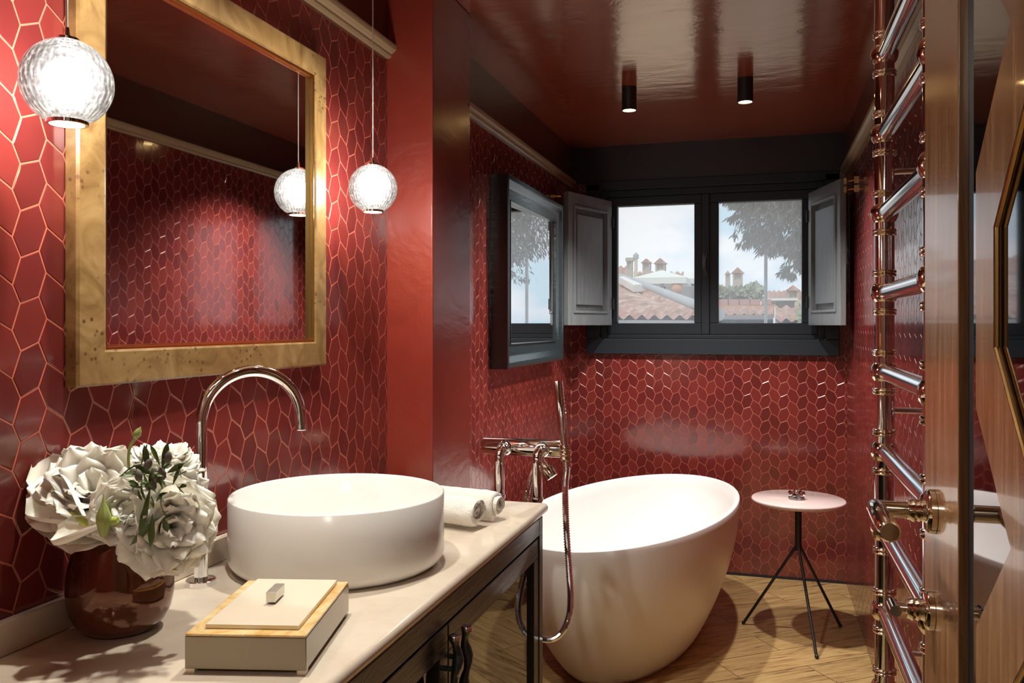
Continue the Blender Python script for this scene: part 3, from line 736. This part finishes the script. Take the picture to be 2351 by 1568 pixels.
# foliage sprig, green bud, grey buds
t = thing('greenery_sprig', fp(365, 1110, 1.22), 'dark green leafy sprig with grey buds among the white blooms', 'foliage')
mb = MB(); rnd = random.Random(5)
for i in range(46):
    c = fp(rnd.gauss(352, 26), rnd.gauss(1108, 30), rnd.uniform(1.16, 1.20)); d = V(rnd.uniform(-1, 1), rnd.uniform(-1, .3), rnd.uniform(-.7, 1))
    petal(mb, c, d, (rnd.uniform(-1, 1), rnd.uniform(-1, 1), .5), rnd.uniform(.016, .036), rnd.uniform(.002, .0042), .5, 0, i, nu=3, nv=5, curl=rnd.uniform(-.4, .5))
for (a, b, a2, b2) in ((340, 1080, 330, 1020), (372, 1075, 385, 1012), (385, 1085, 425, 1062), (345, 1120, 318, 1230), (350, 1180, 345, 1255), (360, 1190, 300, 1250), (375, 1190, 385, 1222)):
    p, q = fp(a, b, 1.17), fp(a2, b2, 1.17); petal(mb, p, q-p, TOCAM, (q-p).length, .0045, .4, 0, a, nu=3, nv=7, curl=.1)
mb.build('leaves', 'leaf', t, smooth=80)
mb = MB()
for (a, b) in ((340, 1066), (386, 1050), (358, 1098), (372, 1088), (318, 1092), (350, 1112)):
    c = fp(a, b, 1.168); mb.lathe([(.0001, -.009), (.004, -.006), (.0055, 0), (.004, .006), (.0001, .010)], c, (rnd.uniform(-.4, .8), -.1, 1), 12)
mb.build('buds', 'bud_grey', t, smooth=60)
t = thing('lisianthus_bud', fp(300, 1060, 1.24), 'thin pale green stem with a closed bud rising above the bouquet', 'flower')
MB().tube(bez([fp(296, 1075, 1.24), fp(295, 1048, 1.24), fp(299, 1025, 1.24), fp(309, 1008, 1.24)], 12), .0022, 8).build('stem', 'leaf_pale', t, smooth=60)
p0 = fp(309, 1008, 1.24); p1 = fp(323, 980, 1.24)
MB().lathe([(.0008, 0), (.0045, .004), (.0058, .009), (.004, .0145), (.0015, .018), (.0001, .021)], p0, p1-p0, 14).build('bud', 'leaf_pale', t, smooth=60)
t = thing('tulip_bud', fp(236, 1232, 1.15), 'pointed green bud against the dark vase rim', 'flower')
MB().lathe([(.004, 0), (.007, .010), (.0098, .020), (.0095, .029), (.006, .038), (.0022, .047), (.0001, .058)], fp(238, 1232, 1.15), (.0, 0, 1), 8).build('bud', 'leaf_pale', t, smooth=30)

# ------------------------------------------------------------------ lacquer box
bo = V(-.749, .971, CT); bu = V(.161, .040, 0); bw = bu.length; bu.normalize(); bv = V(-bu.y, bu.x, 0); bl = .240
t = thing('lacquer_box', bo+bu*bw/2+bv*bl/2, 'cream and gold lidded lacquer box on the counter in front of the basin', 'box')
def bxx(mb, a, b, c, d, z0, z1):
    o = bo+bu*a+bv*c+V(0, 0, z0); mb.prism([o, o+bu*(b-a), o+bu*(b-a)+bv*(d-c), o+bv*(d-c)], (0, 0, z1-z0)); return mb
bxx(MB(), 0, bw, 0, bl, .006, .050).build('box_body', 'taupe', t, bevel=.0015)
bxx(MB(), .0005, bw-.0005, .0005, bl-.0005, .0502, .0535).build('honey_rim', 'gold', t, bevel=.001)
bxx(MB(), .020, bw-.016, .020, bl-.012, .0537, .060).build('lid', 'cream', t, bevel=.0012)
kn = MB(); ka, kc = .083, .125
bxx(kn, ka-.007, ka+.007, kc-.022, kc+.022, .063, .078); bxx(kn, ka-.004, ka+.004, kc-.016, kc+.016, .060, .063); kn.build('lid_handle', 'steel', t, bevel=.0008)
for a in (0.001, bw-.013):
    for c in (.001, bl-.013): bxx(MB(), a, a+.012, c, c+.012, .0002, .006).build('foot', 'cream', t)

# ------------------------------------------------------------------ bathtub
tcx, tcy, A_, B_, rot = -.523, 3.583, .392, .820, -math.radians(11.8)
TH = .58
def ell(mb, prof, n=144):
    vs = []; fs = []
    for (sa, sb, z) in prof:
        for j in range(n):
            th = 2*math.pi*j/n; x, y = sa*math.cos(th), sb*math.sin(th)
            vs.append(V(tcx+x*math.cos(rot)-y*math.sin(rot), tcy+x*math.sin(rot)+y*math.cos(rot), z))
    k = len(prof)
    for i in range(k-1):
        for j in range(n): fs.append((i*n+j, i*n+(j+1) % n, (i+1)*n+(j+1) % n, (i+1)*n+j))
    fs.append(tuple(range(n))[::-1]); fs.append(tuple((k-1)*n+j for j in range(n))); mb.add(vs, fs)
def body(q):           # size factors at relative height q
    g = math.sin(min(1, q)*math.pi/2)**.85
    return A_*(.56+.44*g), B_*(.60+.40*g)
prof = [(A_*.50, B_*.56, .001), (A_*.555, B_*.598, .003)]
for i in range(1, 25):
    q = i/24; a, b = body(q); prof.append((a, b, .004+(TH-.008)*q))
prof += [(A_-.002, B_-.002, TH-.001), (A_-.006, B_-.006, TH), (A_-.014, B_-.014, TH), (A_-.018, B_-.018, TH-.002), (A_-.020, B_-.020, TH-.006)]
for i in range(23, 2, -1):
    q = i/24; a, b = body(q); prof.append((a-.030, b-.030, .05+(TH-.056)*q))
a, b = body(.1); prof += [(a-.06, b-.06, .085), (a-.11, b-.12, .078)]
t = thing('bathtub', (tcx, tcy, 0), 'freestanding white oval bathtub with tapered sides on the wood floor', 'bathtub')
mb = MB(); ell(mb, prof); mb.build('tub_body', 'resin', t, smooth=60)
MB().lathe([(.024, 0), (.024, .003), (.018, .005), (.0001, .006)], (tcx-.03, tcy+.1, .0785), n=32).build('drain', 'chrome', t, smooth=40)

# freestanding tub filler
t = thing('tub_filler', (-.70, 2.52, 0), 'chrome floor-standing bath filler with hand shower between counter and tub', 'tap')
def fpz(px, py, t_): return fp(px, py, t_)
zb_ = .962
pa, pb = fp(1110, 1030, 2.50), fp(1292, 1045, 2.42)
ud = (pb-pa); ud.z = 0; ud.normalize(); pa.z = pb.z = .985
mb = MB(); mb.tube([pa, pa+ud*.004, pb-ud*.004, pb], [.022, .0245, .0245, .022], 32); mb.build('thermostatic_bar', 'chrome', t, smooth=50)
for (px, t_) in ((1146, 2.40), (1233, 2.36)):
    c = fp(px, 1100, t_); L_ = MB(); back = V(-ud.y, ud.x, 0)
    top = pa+ud*((c-pa).dot(ud)); e_ = V(c.x, c.y, .985); hd = V(top.x-c.x, top.y-c.y, 0); er = min(.03, hd.length*.8); hd.normalize()
    L_.tube([(c.x, c.y, .001), (c.x, c.y, .945)]+[V(c.x, c.y, .955)+hd*(er*(1-math.cos(q)))+V(0, 0, er*math.sin(q)) for q in [math.radians(11.25*w) for w in range(9)]]+[V(top.x, top.y, .955+er)], .0145, 24)
    L_.build('standpipe', 'chrome', t, smooth=50)
    MB().lathe([(.035, 0), (.035, .008), (.017, .012), (.0001, .012)], (c.x, c.y, .0008), n=32).build('floor_flange', 'chrome', t, smooth=40)
    MB().lathe([(.0165, -.006), (.0175, 0), (.0165, .006)], (c.x, c.y, .855), n=24).build('collar', 'chrome', t, smooth=40)
    MB().lathe([(.019, -.012), (.022, 0), (.019, .012)], e_+(top-e_)*.6, top-e_, 24).build('collar', 'chrome', t, smooth=40)
kb = fp(1240, 1062, 2.45)  # knob under the bar
MB().lathe([(.010, 0), (.010, .03), (.017, .034), (.019, .05), (.017, .064), (.0001, .066)], kb+V(0, 0, .012), (.6, -.1, -.8), 24).build('diverter_knob', 'nickel', t, smooth=40)
hp = fp(1298, 1040, 2.38)
mb = MB(); mb.tube([pb-ud*.01, hp], .010, 16); mb.ball(hp, .016); mb.lathe([(.014, -.022), (.016, -.018), (.016, -.008), (.013, -.005), (.013, .005), (.016, .008), (.016, .018), (.014, .022)], hp, (-.08, .0, 1), 24); mb.build('shower_holder', 'nickel', t, smooth=40)
ht = fp(1280, 876, 2.42)
dd = (ht-hp).normalized(); mb = MB(); mb.lathe([(.009, -.04), (.010, .0), (.012, .05), (.0145, .08), (.0150, (ht-hp).length-.002), (.014, (ht-hp).length), (.0001, (ht-hp).length)], hp, dd, 28)
mb.build('hand_shower', 'chrome', t, smooth=40)
mb = MB(); nrm_ = V(1, -.2, 0)
for i in range(9): mb.ball(ht-dd*(.012+.011*i)+V(.0145, -.002, 0), .0022, 8)
mb.build('spray_nozzles', 'chrome', t, smooth=60)
hs = [hp-dd*.04, fp(1298, 1120, 2.37), fp(1300, 1200, 2.34), fp(1306, 1300, 2.30), fp(1310, 1370, 2.27), fp(1306, 1415, 2.25), fp(1290, 1452, 2.24), fp(1262, 1468, 2.24), fp(1225, 1455, 2.26), fp(1205, 1400, 2.30), fp(1205, 1250, 2.36), fp(1210, 1130, 2.42), fp(1228, 1075, 2.45), kb+V(0, 0, .0)]
pth = bez(hs, 1300); rr = [.0078+.0018*(1 if (i//3) % 2 else 0) for i in range(len(pth))]
MB().tube(pth, rr, 12).build('shower_hose', 'chrome', t)

# ------------------------------------------------------------------ side table
tx_, ty_ = .14, 3.89
t = thing('side_table', (tx_, ty_, 0), 'small round pale pink table with thin black tripod legs', 'table')
MB().lathe([(.0001, .566), (.188, .566), (.195, .572), (.197, .578), (.195, .584), (.190, .586), (.0001, .586)], (tx_, ty_, 0), n=96).build('tabletop', 'pinktop', t, smooth=50)
MB().lathe([(.0001, .36), (.013, .36), (.014, .365), (.014, .560), (.05, .564), (.05, .5655), (.0001, .5655)], (tx_, ty_, 0), n=20).build('stem', 'black', t, smooth=40)
feet = []
for px, py in ((1707, 1433), (1875, 1512), (1929, 1440)):
    u = (px-1175.5)/F_PX; v = (745-py)/F_PX; q = -H/v; f_ = V((-SA+u*CA)*q, (CA+u*SA)*q, .006)
    d = V(f_.x-tx_, f_.y-ty_, 0).normalized()*.008
    MB().tube([V(tx_+d.x, ty_+d.y, .42), V(tx_+d.x, ty_+d.y, .385), V(tx_+d.x*1.6, ty_+d.y*1.6, .37), f_], .0062, 12).ball(f_+V(0, 0, .002), .0085, 12).build('leg', 'black', t, smooth=50)
t = thing('crystal_dish', (tx_-.004, ty_-.01, .586), 'small sparkling crystal ornament on the pale pink table', 'ornament')
mb = MB(); mb.lathe([(.0001, 0), (.030, 0), (.036, .006), (.030, .012), (.022, .014), (.0001, .012)], (tx_-.008, ty_-.02, .5865), n=9)
mb.build('dish', 'crystal', t)
mb = MB()
for i in range(7):
    a = i*.9; r_ = .022; mb.lathe([(.0001, 0), (.009, .004), (.011, .012), (.006, .02), (.0001, .024)], (tx_-.008+math.cos(a)*r_, ty_-.02+math.sin(a)*r_, .599), (math.cos(a)*.5, math.sin(a)*.5, 1), 6)
mb.build('facets', 'silver', t)
MB().ball((tx_-.008, ty_-.02, .612), .012, 12).build('centre_bead', 'chrome', t, smooth=60)

# ------------------------------------------------------------------ towel radiator
t = thing('towel_radiator', (.30, 2.11, 0), 'chrome ladder towel radiator with ball joints on the right wall', 'radiator')
rx = .302; ry0, ry1 = 1.71, 2.42; rungs = [1.215+.2085*k for k in range(-5, 5)]
for yy in (ry0, ry1):
    MB().tube([(rx, yy, .0), (rx, yy, 2.26)], .0245, 32).build('post', 'chrome', t, smooth=50)
    for z in rungs:
        mb = MB(); mb.ball((rx, yy, z), .0345, 28)
        for s in (-1, 1):
            for o_ in (.046, .055): mb.lathe([(.0245, -.005), (.0285, -.003), (.0298, 0), (.0285, .003), (.0245, .005)], (rx, yy, z+s*o_), n=32)
        mb.build('ball_joint', 'nickel', t, smooth=40)
for z in rungs:
    mb = MB(); mb.tube([(rx, ry0+.02, z), (rx, ry1-.02, z)], .0210, 32); mb.build('rung', 'rung', t, smooth=50)
for yy in (ry0, ry1):
    for z in (rungs[1]+.10, rungs[8]-.10, rungs[5]-.10):
        MB().tube([(rx+.012, yy, z), (XR-.004, yy, z)], .008, 14).lathe([(.022, 0), (.022, .006), (.01, .01)], (XR-.003, yy, z), (-1, 0, 0), 24).build('wall_bracket', 'chrome', t, smooth=40)

# ------------------------------------------------------------------ door leaf
t = thing('bathroom_door', (.2235, .40, 0), 'walnut door with hexagon lattice over smoked mirror standing open at right', 'door')
DX = .200; DT = .045
mb = MB(); mb.box(DX+.010, .40, .006, DX+DT, 1.212, 2.09); mb.build('leaf_core', 'black', t)
MB().box(DX, 1.016, .006, DX+DT, 1.2145, 2.09).build('stile', 'walnut', t, bevel=.0015)
MB().box(DX, .40, .006, DX+.0099, .47, 2.09).build('stile', 'walnut', t)
MB().box(DX+.006, .47, .02, DX+.0098, .972, 2.08).build('mirror_panel', 'smoked_mirror', t)
mb = MB(); Z0 = 1.374; PZ = .449
def refl(ps): return [(1.405-y, z) for y, z in ps][::-1]
for k in range(-3, 3):
    zc = Z0+PZ*k
    polys = [[(.935, zc-.116), (.935, zc+.116), (.868, zc+.055), (.868, zc-.055)]]
    for s in (-1, 1):
        p = [(.935, zc+s*.116), (.868, zc+s*.055), (.7025, zc+s*.210), (.7025, zc+s*.2245), (.811, zc+s*.2245)]
        polys.append(p)
    for p in polys+[refl(q) for q in polys]:
        pts = [V(DX, y, min(2.08, max(.01, z))) for y, z in p]
        mb.prism(pts, (.0059, 0, 0))
mb.build('hexagon_lattice', 'walnut_diag', t)
mb = MB()
for k in range(-3, 3):
    zc = Z0+PZ*k; w = .003
    loop = [(.868, -.055), (.868, .055), (.7025, .21), (.537, .055), (.537, -.055), (.7025, -.21)]
    for i in range(6):
        (a, b), (c, d) = loop[i], loop[(i+1) % 6]
        if zc+max(b, d) > 2.05 or zc+min(b, d) < .03: continue
        mb.tube([(DX+.003, a, zc+b), (DX+.003, c, zc+d)], .0022, 6)
mb.build('brass_inlay', 'brass', t)
mb = MB()
def rose(mb, y, z, r=.027): mb.lathe([(r, 0), (r, .006), (r-.003, .009), (.014, .010), (.0125, .014), (.014, .017), (.0125, .020), (.0145, .0235), (.0125, .027), (.0115, .030)], (DX-.0004, y, z), (-1, 0, 0), 40)
hy, hz = 1.150, 1.110
rose(mb, hy, hz); mb.tube([(DX-.028, hy, hz), (DX-.066, hy, hz)], .0105, 24); mb.ball((DX-.066, hy, hz), .0115, 20)
mb.tube([(DX-.066, hy+.004, hz), (DX-.066, hy-.002, hz), (DX-.066, hy-.008, hz), (DX-.066, hy-.118, hz-.002), (DX-.066, hy-.121, hz-.002)], [.0105, .0112, .0115, .0122, .0100], 28)
mb.build('door_lever', 'nickel', t, smooth=40)
mb = MB(); z2 = .985; rose(mb, hy+.01, z2, .024); mb.tube([(DX-.025, hy+.01, z2), (DX-.044, hy+.01, z2)], .007, 16); mb.tube([(DX-.044, hy-.006, z2), (DX-.044, hy+.026, z2)], .007, 16)
mb.build('thumb_turn', 'nickel', t, smooth=40)

# ------------------------------------------------------------------ outside the window
def roof_grid(name, P00, P10, P01, P11, waves, label, matn='roof_tile', amp=.03, nu=None):
    """tiled roof plane: ridges run up the slope"""
    P00, P10, P01, P11 = map(Vector, (P00, P10, P01, P11)); waves = int((P10-P00).length/.13); nu = nu or waves*6
    def fn(u, v):
        p = P00.lerp(P10, u).lerp(P01.lerp(P11, u), v); p.z += amp*math.cos(u*waves*2*math.pi)+.25*amp*((v*14) % 1); return p
    mb = MB(); mb.grid(nu, 28, fn)
    mb.prism([P00-V(0, 0, .06), P10-V(0, 0, .06), P11-V(0, 0, .06), P01-V(0, 0, .06)], (0, 0, -.12))
    return mb
# near roof seen through the left pane
E0, E1 = at(1120, 727, 9.2), at(1650, 729, 9.2); T0 = at(1120, 560, 17); T1 = at(1425, 640, 16.2)
t = thing('tiled_roof', (E0+E1)/2, 'weathered terracotta roof slope seen through the left pane', 'roof')
mb = roof_grid('r', E0, E1, T0, T1, 34, '', amp=.026); mb.build('roof_tiles', 'roof_tile', t, smooth=60)
a, b = T1, E1; MB().tube([a+V(0, 0, .03), b+V(0, 0, .03)], .07, 10).build('verge_flashing', 'galv', t, smooth=50)
mb = MB(); mb.tube([E0+V(0, -.08, -.10), E1+V(0, -.08, -.10)], .07, 12); mb.build('gutter', 'dim', t, smooth=50)
w0, w1 = E0+V(0, .35, -.2), E1+V(0, .35, -.2)
MB().prism([w0, w1, w1-V(0, 0, 3), w0-V(0, 0, 3)], (0, .3, 0)).build('house_wall', 'plaster', t)
sk = [at(1420, 657, 13.2), at(1432, 656, 13.4), at(1475, 677, 12.0), at(1455, 679, 11.8)]
mb = MB(); mb.prism([p+V(0, 0, .05) for p in sk], (0, 0, .10)); mb.build('skylight', 'canvas', t)
def tower(name, pxc, wpx, ytop, yroof, ybot, Y, label, group=None, gable=True, m_='stone', roofm='roof_tile'):
    s = Y/1950*1.0; w = wpx*s/2; base = at(pxc, ybot, Y); ze = at(pxc, yroof, Y).z; zt = at(pxc, ytop, Y).z
    t = thing(name, base, label, 'chimney', group); c = base
    mb = MB(); mb.box(c.x-w, c.y-w, -4, c.x+w, c.y+w, ze-(ze-c.z)*.30)
    for sx in (-1, 1):
        for sy in (-1, 1): mb.box(c.x+sx*w, c.y+sy*w, ze-(ze-c.z)*.30, c.x+sx*w*.62, c.y+sy*w*.62, ze)
    mb.box(c.x-w*.6, c.y-w*.6, ze-(ze-c.z)*.3, c.x+w*.6, c.y+w*.6, ze-.02*0)
    mb.build('shaft', m_, t)
    W_ = w*1.35; mb = MB()
    if gable: mb.prism([V(c.x-W_, c.y-W_, ze), V(c.x+W_, c.y-W_, ze), V(c.x, c.y-W_, zt)], (0, 2*W_, 0))
    else: mb.box(c.x-W_, c.y-W_, ze, c.x+W_, c.y+W_, zt)
    mb.build('cap', roofm, t)
G = 'roof chimneys beyond the window'
tower('chimney', 1446, 13, 592, 600, 660, 18.5, 'paired-shaft stone chimney at the far left of the left pane', G, False, 'stone', 'stone')
tower('chimney', 1485, 18, 594, 604, 655, 20, 'gabled chimney left of the white parasols', G)
tower('chimney', 1517, 22, 593, 606, 650, 21, 'wide gabled chimney rising behind the white parasol', G)
tower('chimney', 1671, 10, 621, 630, 672, 20, 'narrow chimney at the left of the right pane', G)
tower('chimney', 1694, 21, 614, 628, 680, 20.5, 'square gabled chimney standing out in the right pane', G)
tower('chimney', 1820, 24, 655, 668, 720, 24, 'distant stubby chimney house low at the right of the right pane', G)
t = thing('flue_pipe', at(1461, 660, 17.8), 'thin pale flue pipe beside the leftmost chimney', 'pipe')
a, b = at(1461, 662, 17.8), at(1460, 594, 17.8); MB().tube([V(a.x, a.y, -4), b], .035, 10).build('pipe', 'plaster', t); MB().lathe([(.06, 0), (.06, .08), (.0001, .14)], b, n=12).build('cowl', 'galv', t)
# low tiled roofs further back
def block(name, x0, x1, ytop, ybot, Y, dep, m_, label, cat):
    a, b = at(x0, ytop, Y), at(x1, ytop, Y); zb = at(x0, ybot, Y).z
    if name in ('pale_building', 'dark_pavilion', 'terrace_wall'): zb = -4
    o = MB().box(a.x, Y, zb, b.x, Y+dep, a.z).build(name, m_); return tag(o, label, cat)
def sloped(name, x0, x1, ytop, ybot, Y, Y2, label):
    a, b = at(x0, ybot, Y), at(x1, ybot, Y); c, d = at(x0, ytop, Y2), at(x1, ytop, Y2)
    w = max(4, int((b.x-a.x)/.22)); o = roof_grid('r', a, b, c, d, w, '', amp=.03).build(name, 'roof_tile', smooth=60); return tag(o, label, 'roof')
sloped('tiled_roof', 1455, 1570, 625, 660, 19, 23, 'tiled roof ridge under the gabled chimneys')
t = sloped('tiled_roof', 1120, 1452, 612, 660, 19, 22, 'far terracotta roof at the left edge of the view')
sloped('tiled_roof', 1600, 1745, 655, 688, 19.5, 24, 'red tiled roof behind the planted terrace')
sloped('tiled_roof', 1755, 1960, 668, 690, 26, 34, 'hazy distant tiled roofs at the right')
sloped('tiled_roof', 1600, 1775, 706, 724, 13, 14.5, 'narrow tiled roof strip below the orange wall')
sloped('tiled_roof', 1780, 1960, 704, 735, 12.5, 15.5, 'low sloping roof at the lower right of the right pane')
block('eaves_board', 1600, 1775, 723, 760, 13, .3, 'dim', 'dark eaves band under the narrow roof strip', 'eaves')
block('house_wall', 1600, 1778, 701, 730, 15, .4, 'brick', 'orange plastered parapet wall seen through the right pane', 'wall')
for i in range(5):
    a = 1648+i*25
    block('planter_box', a, a+23, 687, 701, 15, .35, 'pinkbrick', 'faded red planter box on the orange parapet, number %s along' % ('one', 'two', 'three', 'four', 'five')[i], 'planter')['group'] = 'planters on the parapet'
for o, w_ in zip([q for q in C.objects if q.name.startswith('planter_box')], ('nearest the central window mullion', 'second from the central window mullion', 'middle one of the row', 'second from the grey pole end', 'nearest the grey pole')): o['label'] = 'faded red planter box on the orange parapet, '+w_
block('dark_pavilion', 1786, 1824, 690, 725, 18, 2.5, 'dim', 'dark box-like pavilion with a white flat roof at the right', 'building')
block('pavilion_roof', 1760, 1832, 685, 690, 17.6, 3.2, 'canvas', 'white flat roof slab over the dark pavilion', 'roof')
block('pale_building', 1824, 1960, 688, 740, 21, 3, 'plaster', 'pale plastered building at the right edge of the view', 'building')
block('terrace_wall', 1528, 1640, 657, 740, 18.2, .4, 'dim', 'dark terrace screen beneath the white parasols', 'wall')
def parasol(px, ypk, yed, ybot, wpx, Y, label):
    c = at(px, ybot, Y); t = thing('terrace_parasol', c, label, 'parasol', 'white parasols on the roof terrace')
    s = Y/1950; w = wpx*s/2; zp = at(px, ypk, Y).z; ze = at(px, yed, Y).z
    mb = MB(); P4 = [V(c.x-w, c.y-w, ze), V(c.x+w, c.y-w, ze), V(c.x+w, c.y+w, ze), V(c.x-w, c.y+w, ze)]
    mb.add(P4+[V(c.x, c.y, zp)]+[p-V(0, 0, .12) for p in P4], [(0, 1, 4), (1, 2, 4), (2, 3, 4), (3, 0, 4)]+[(i, 5+i, 5+(i+1) % 4, (i+1) % 4) for i in range(4)]); mb.build('canopy', 'canvas', t)
    MB().tube([V(c.x, c.y, c.z), V(c.x, c.y, zp-.02)], .04, 10).build('pole', 'galv', t)
parasol(1520, 620, 640, 690, 118, 17, 'white square parasol at the middle of the left pane')
parasol(1592, 625, 641, 690, 80, 19.6, 'white square parasol cut by the central mullion')
tag(MB().ball(at(1554, 662, 16.6), .12, 16).build('paper_lantern', 'brick', smooth=60), 'round orange lantern under the parasols', 'lantern')
# planting
def tuft(name, x0, x1, y0, y1, Y, n, m_, label, size=.12, kind='stuff', dep=.8, seed=3):
    rnd = random.Random(seed); mb = MB()
    for i in range(n):
        p = at(rnd.uniform(x0, x1), rnd.uniform(y0, y1), Y+rnd.uniform(-dep/2, dep/2)); d = V(rnd.uniform(-1, 1), rnd.uniform(-1, 1), rnd.uniform(-.4, 1)).normalized()*size*rnd.uniform(.6, 1.4)
        s = d.orthogonal().normalized()*size*.35; mb.add([p, p+d*.5+s, p+d, p+d*.5-s], [(0, 1, 2, 3)])
    return tag(mb.build(name, m_), label, 'plants', None, kind)
tuft('terrace_plants', 1645, 1735, 668, 684, 15.7, 900, 'plants', 'low pale green planting in the parapet boxes')
tuft('terrace_shrub', 1722, 1748, 656, 690, 16, 420, 'plants', 'rounded shrub beside the grey pole', .10, None, seed=5)
tuft('garden_leaves', 1832, 1850, 705, 2100, 9, 2400, 'plants', 'green leaves at the lower right corner of the pane', .05, seed=6)
o = MB().tube([at(1758, 900, 6.6), at(1758, 430, 6.6)], .013, 12).build('garden_pole', 'galv', smooth=50); tag(o, 'slim grey pole rising into the dark branches', 'pole')
# drooping conifer boughs
poly = [(1640, 440), (1667, 462), (1700, 482), (1676, 494), (1668, 500), (1694, 512), (1682, 545), (1708, 520), (1712, 548), (1690, 558), (1716, 566), (1738, 556), (1742, 582), (1762, 572), (1776, 590), (1792, 572), (1808, 588), (1800, 612), (1788, 626), (1812, 632), (1824, 640), (1835, 618), (1860, 625), (1960, 600), (1960, 360), (1600, 360), (1610, 430)]
def inside(x, y, pl):
    r = False
    for i in range(len(pl)):
        (x1, y1), (x2, y2) = pl[i-1], pl[i]
        if (y1 > y) != (y2 > y) and x < (x2-x1)*(y-y1)/(y2-y1)+x1: r = not r
    return r
t = thing('conifer_tree', at(2050, 745, 7.5)+V(0, 0, -3), 'dark drooping conifer boughs hanging across the right pane', 'tree')
rnd = random.Random(11); mb = MB(); cnt = 0
while cnt < 15000:
    x, y = rnd.uniform(1600, 1960), rnd.uniform(360, 645)
    if not inside(x, y, poly): continue
    g = noise.noise(Vector((x*.035, y*.022, 3)))
    if g < -.32 and y > 470 and rnd.random() < .75: continue
    cnt += 1; p = at(x, y, rnd.uniform(5.6, 7.2)); d = V(rnd.gauss(-.35, .4), rnd.gauss(0, .4), -1+rnd.gauss(0, .35)).normalized()*rnd.uniform(.035, .07)
    s = d.cross(V(rnd.gauss(0, 1), rnd.gauss(0, 1), rnd.gauss(0, 1))).normalized()*rnd.uniform(.004, .008); mb.add([p-s*.6, p+d*.5-s, p+d, p+d*.5+s], [(0, 1, 2, 3)])
mb.build('needles', 'foliage', t)
mb = MB()
for (a, b, c_, d_) in ((1950, 400, 1700, 490), (1950, 430, 1710, 545), (1950, 470, 1770, 580), (1950, 520, 1810, 620), (1950, 380, 1690, 462)):
    mb.tube(bez([at(a+120, b-30, 6.9), at(a, b, 6.6), at((a+c_)/2, (b+d_)/2-12, 6.4), at(c_, d_, 6.2)], 12), [.03-.002*i for i in range(13)], 8)
mb.tube([at(2070, 745, 7)-V(0, 0, 3.0), at(2070, 300, 7)], .12, 12); mb.build('branches', 'foliage', t, smooth=50)
o = MB().box(-60, 8, -4.2, 60, 90, -4.0).build('ground_outside', 'hall'); structure(o)
o.name = 'floor_outside'
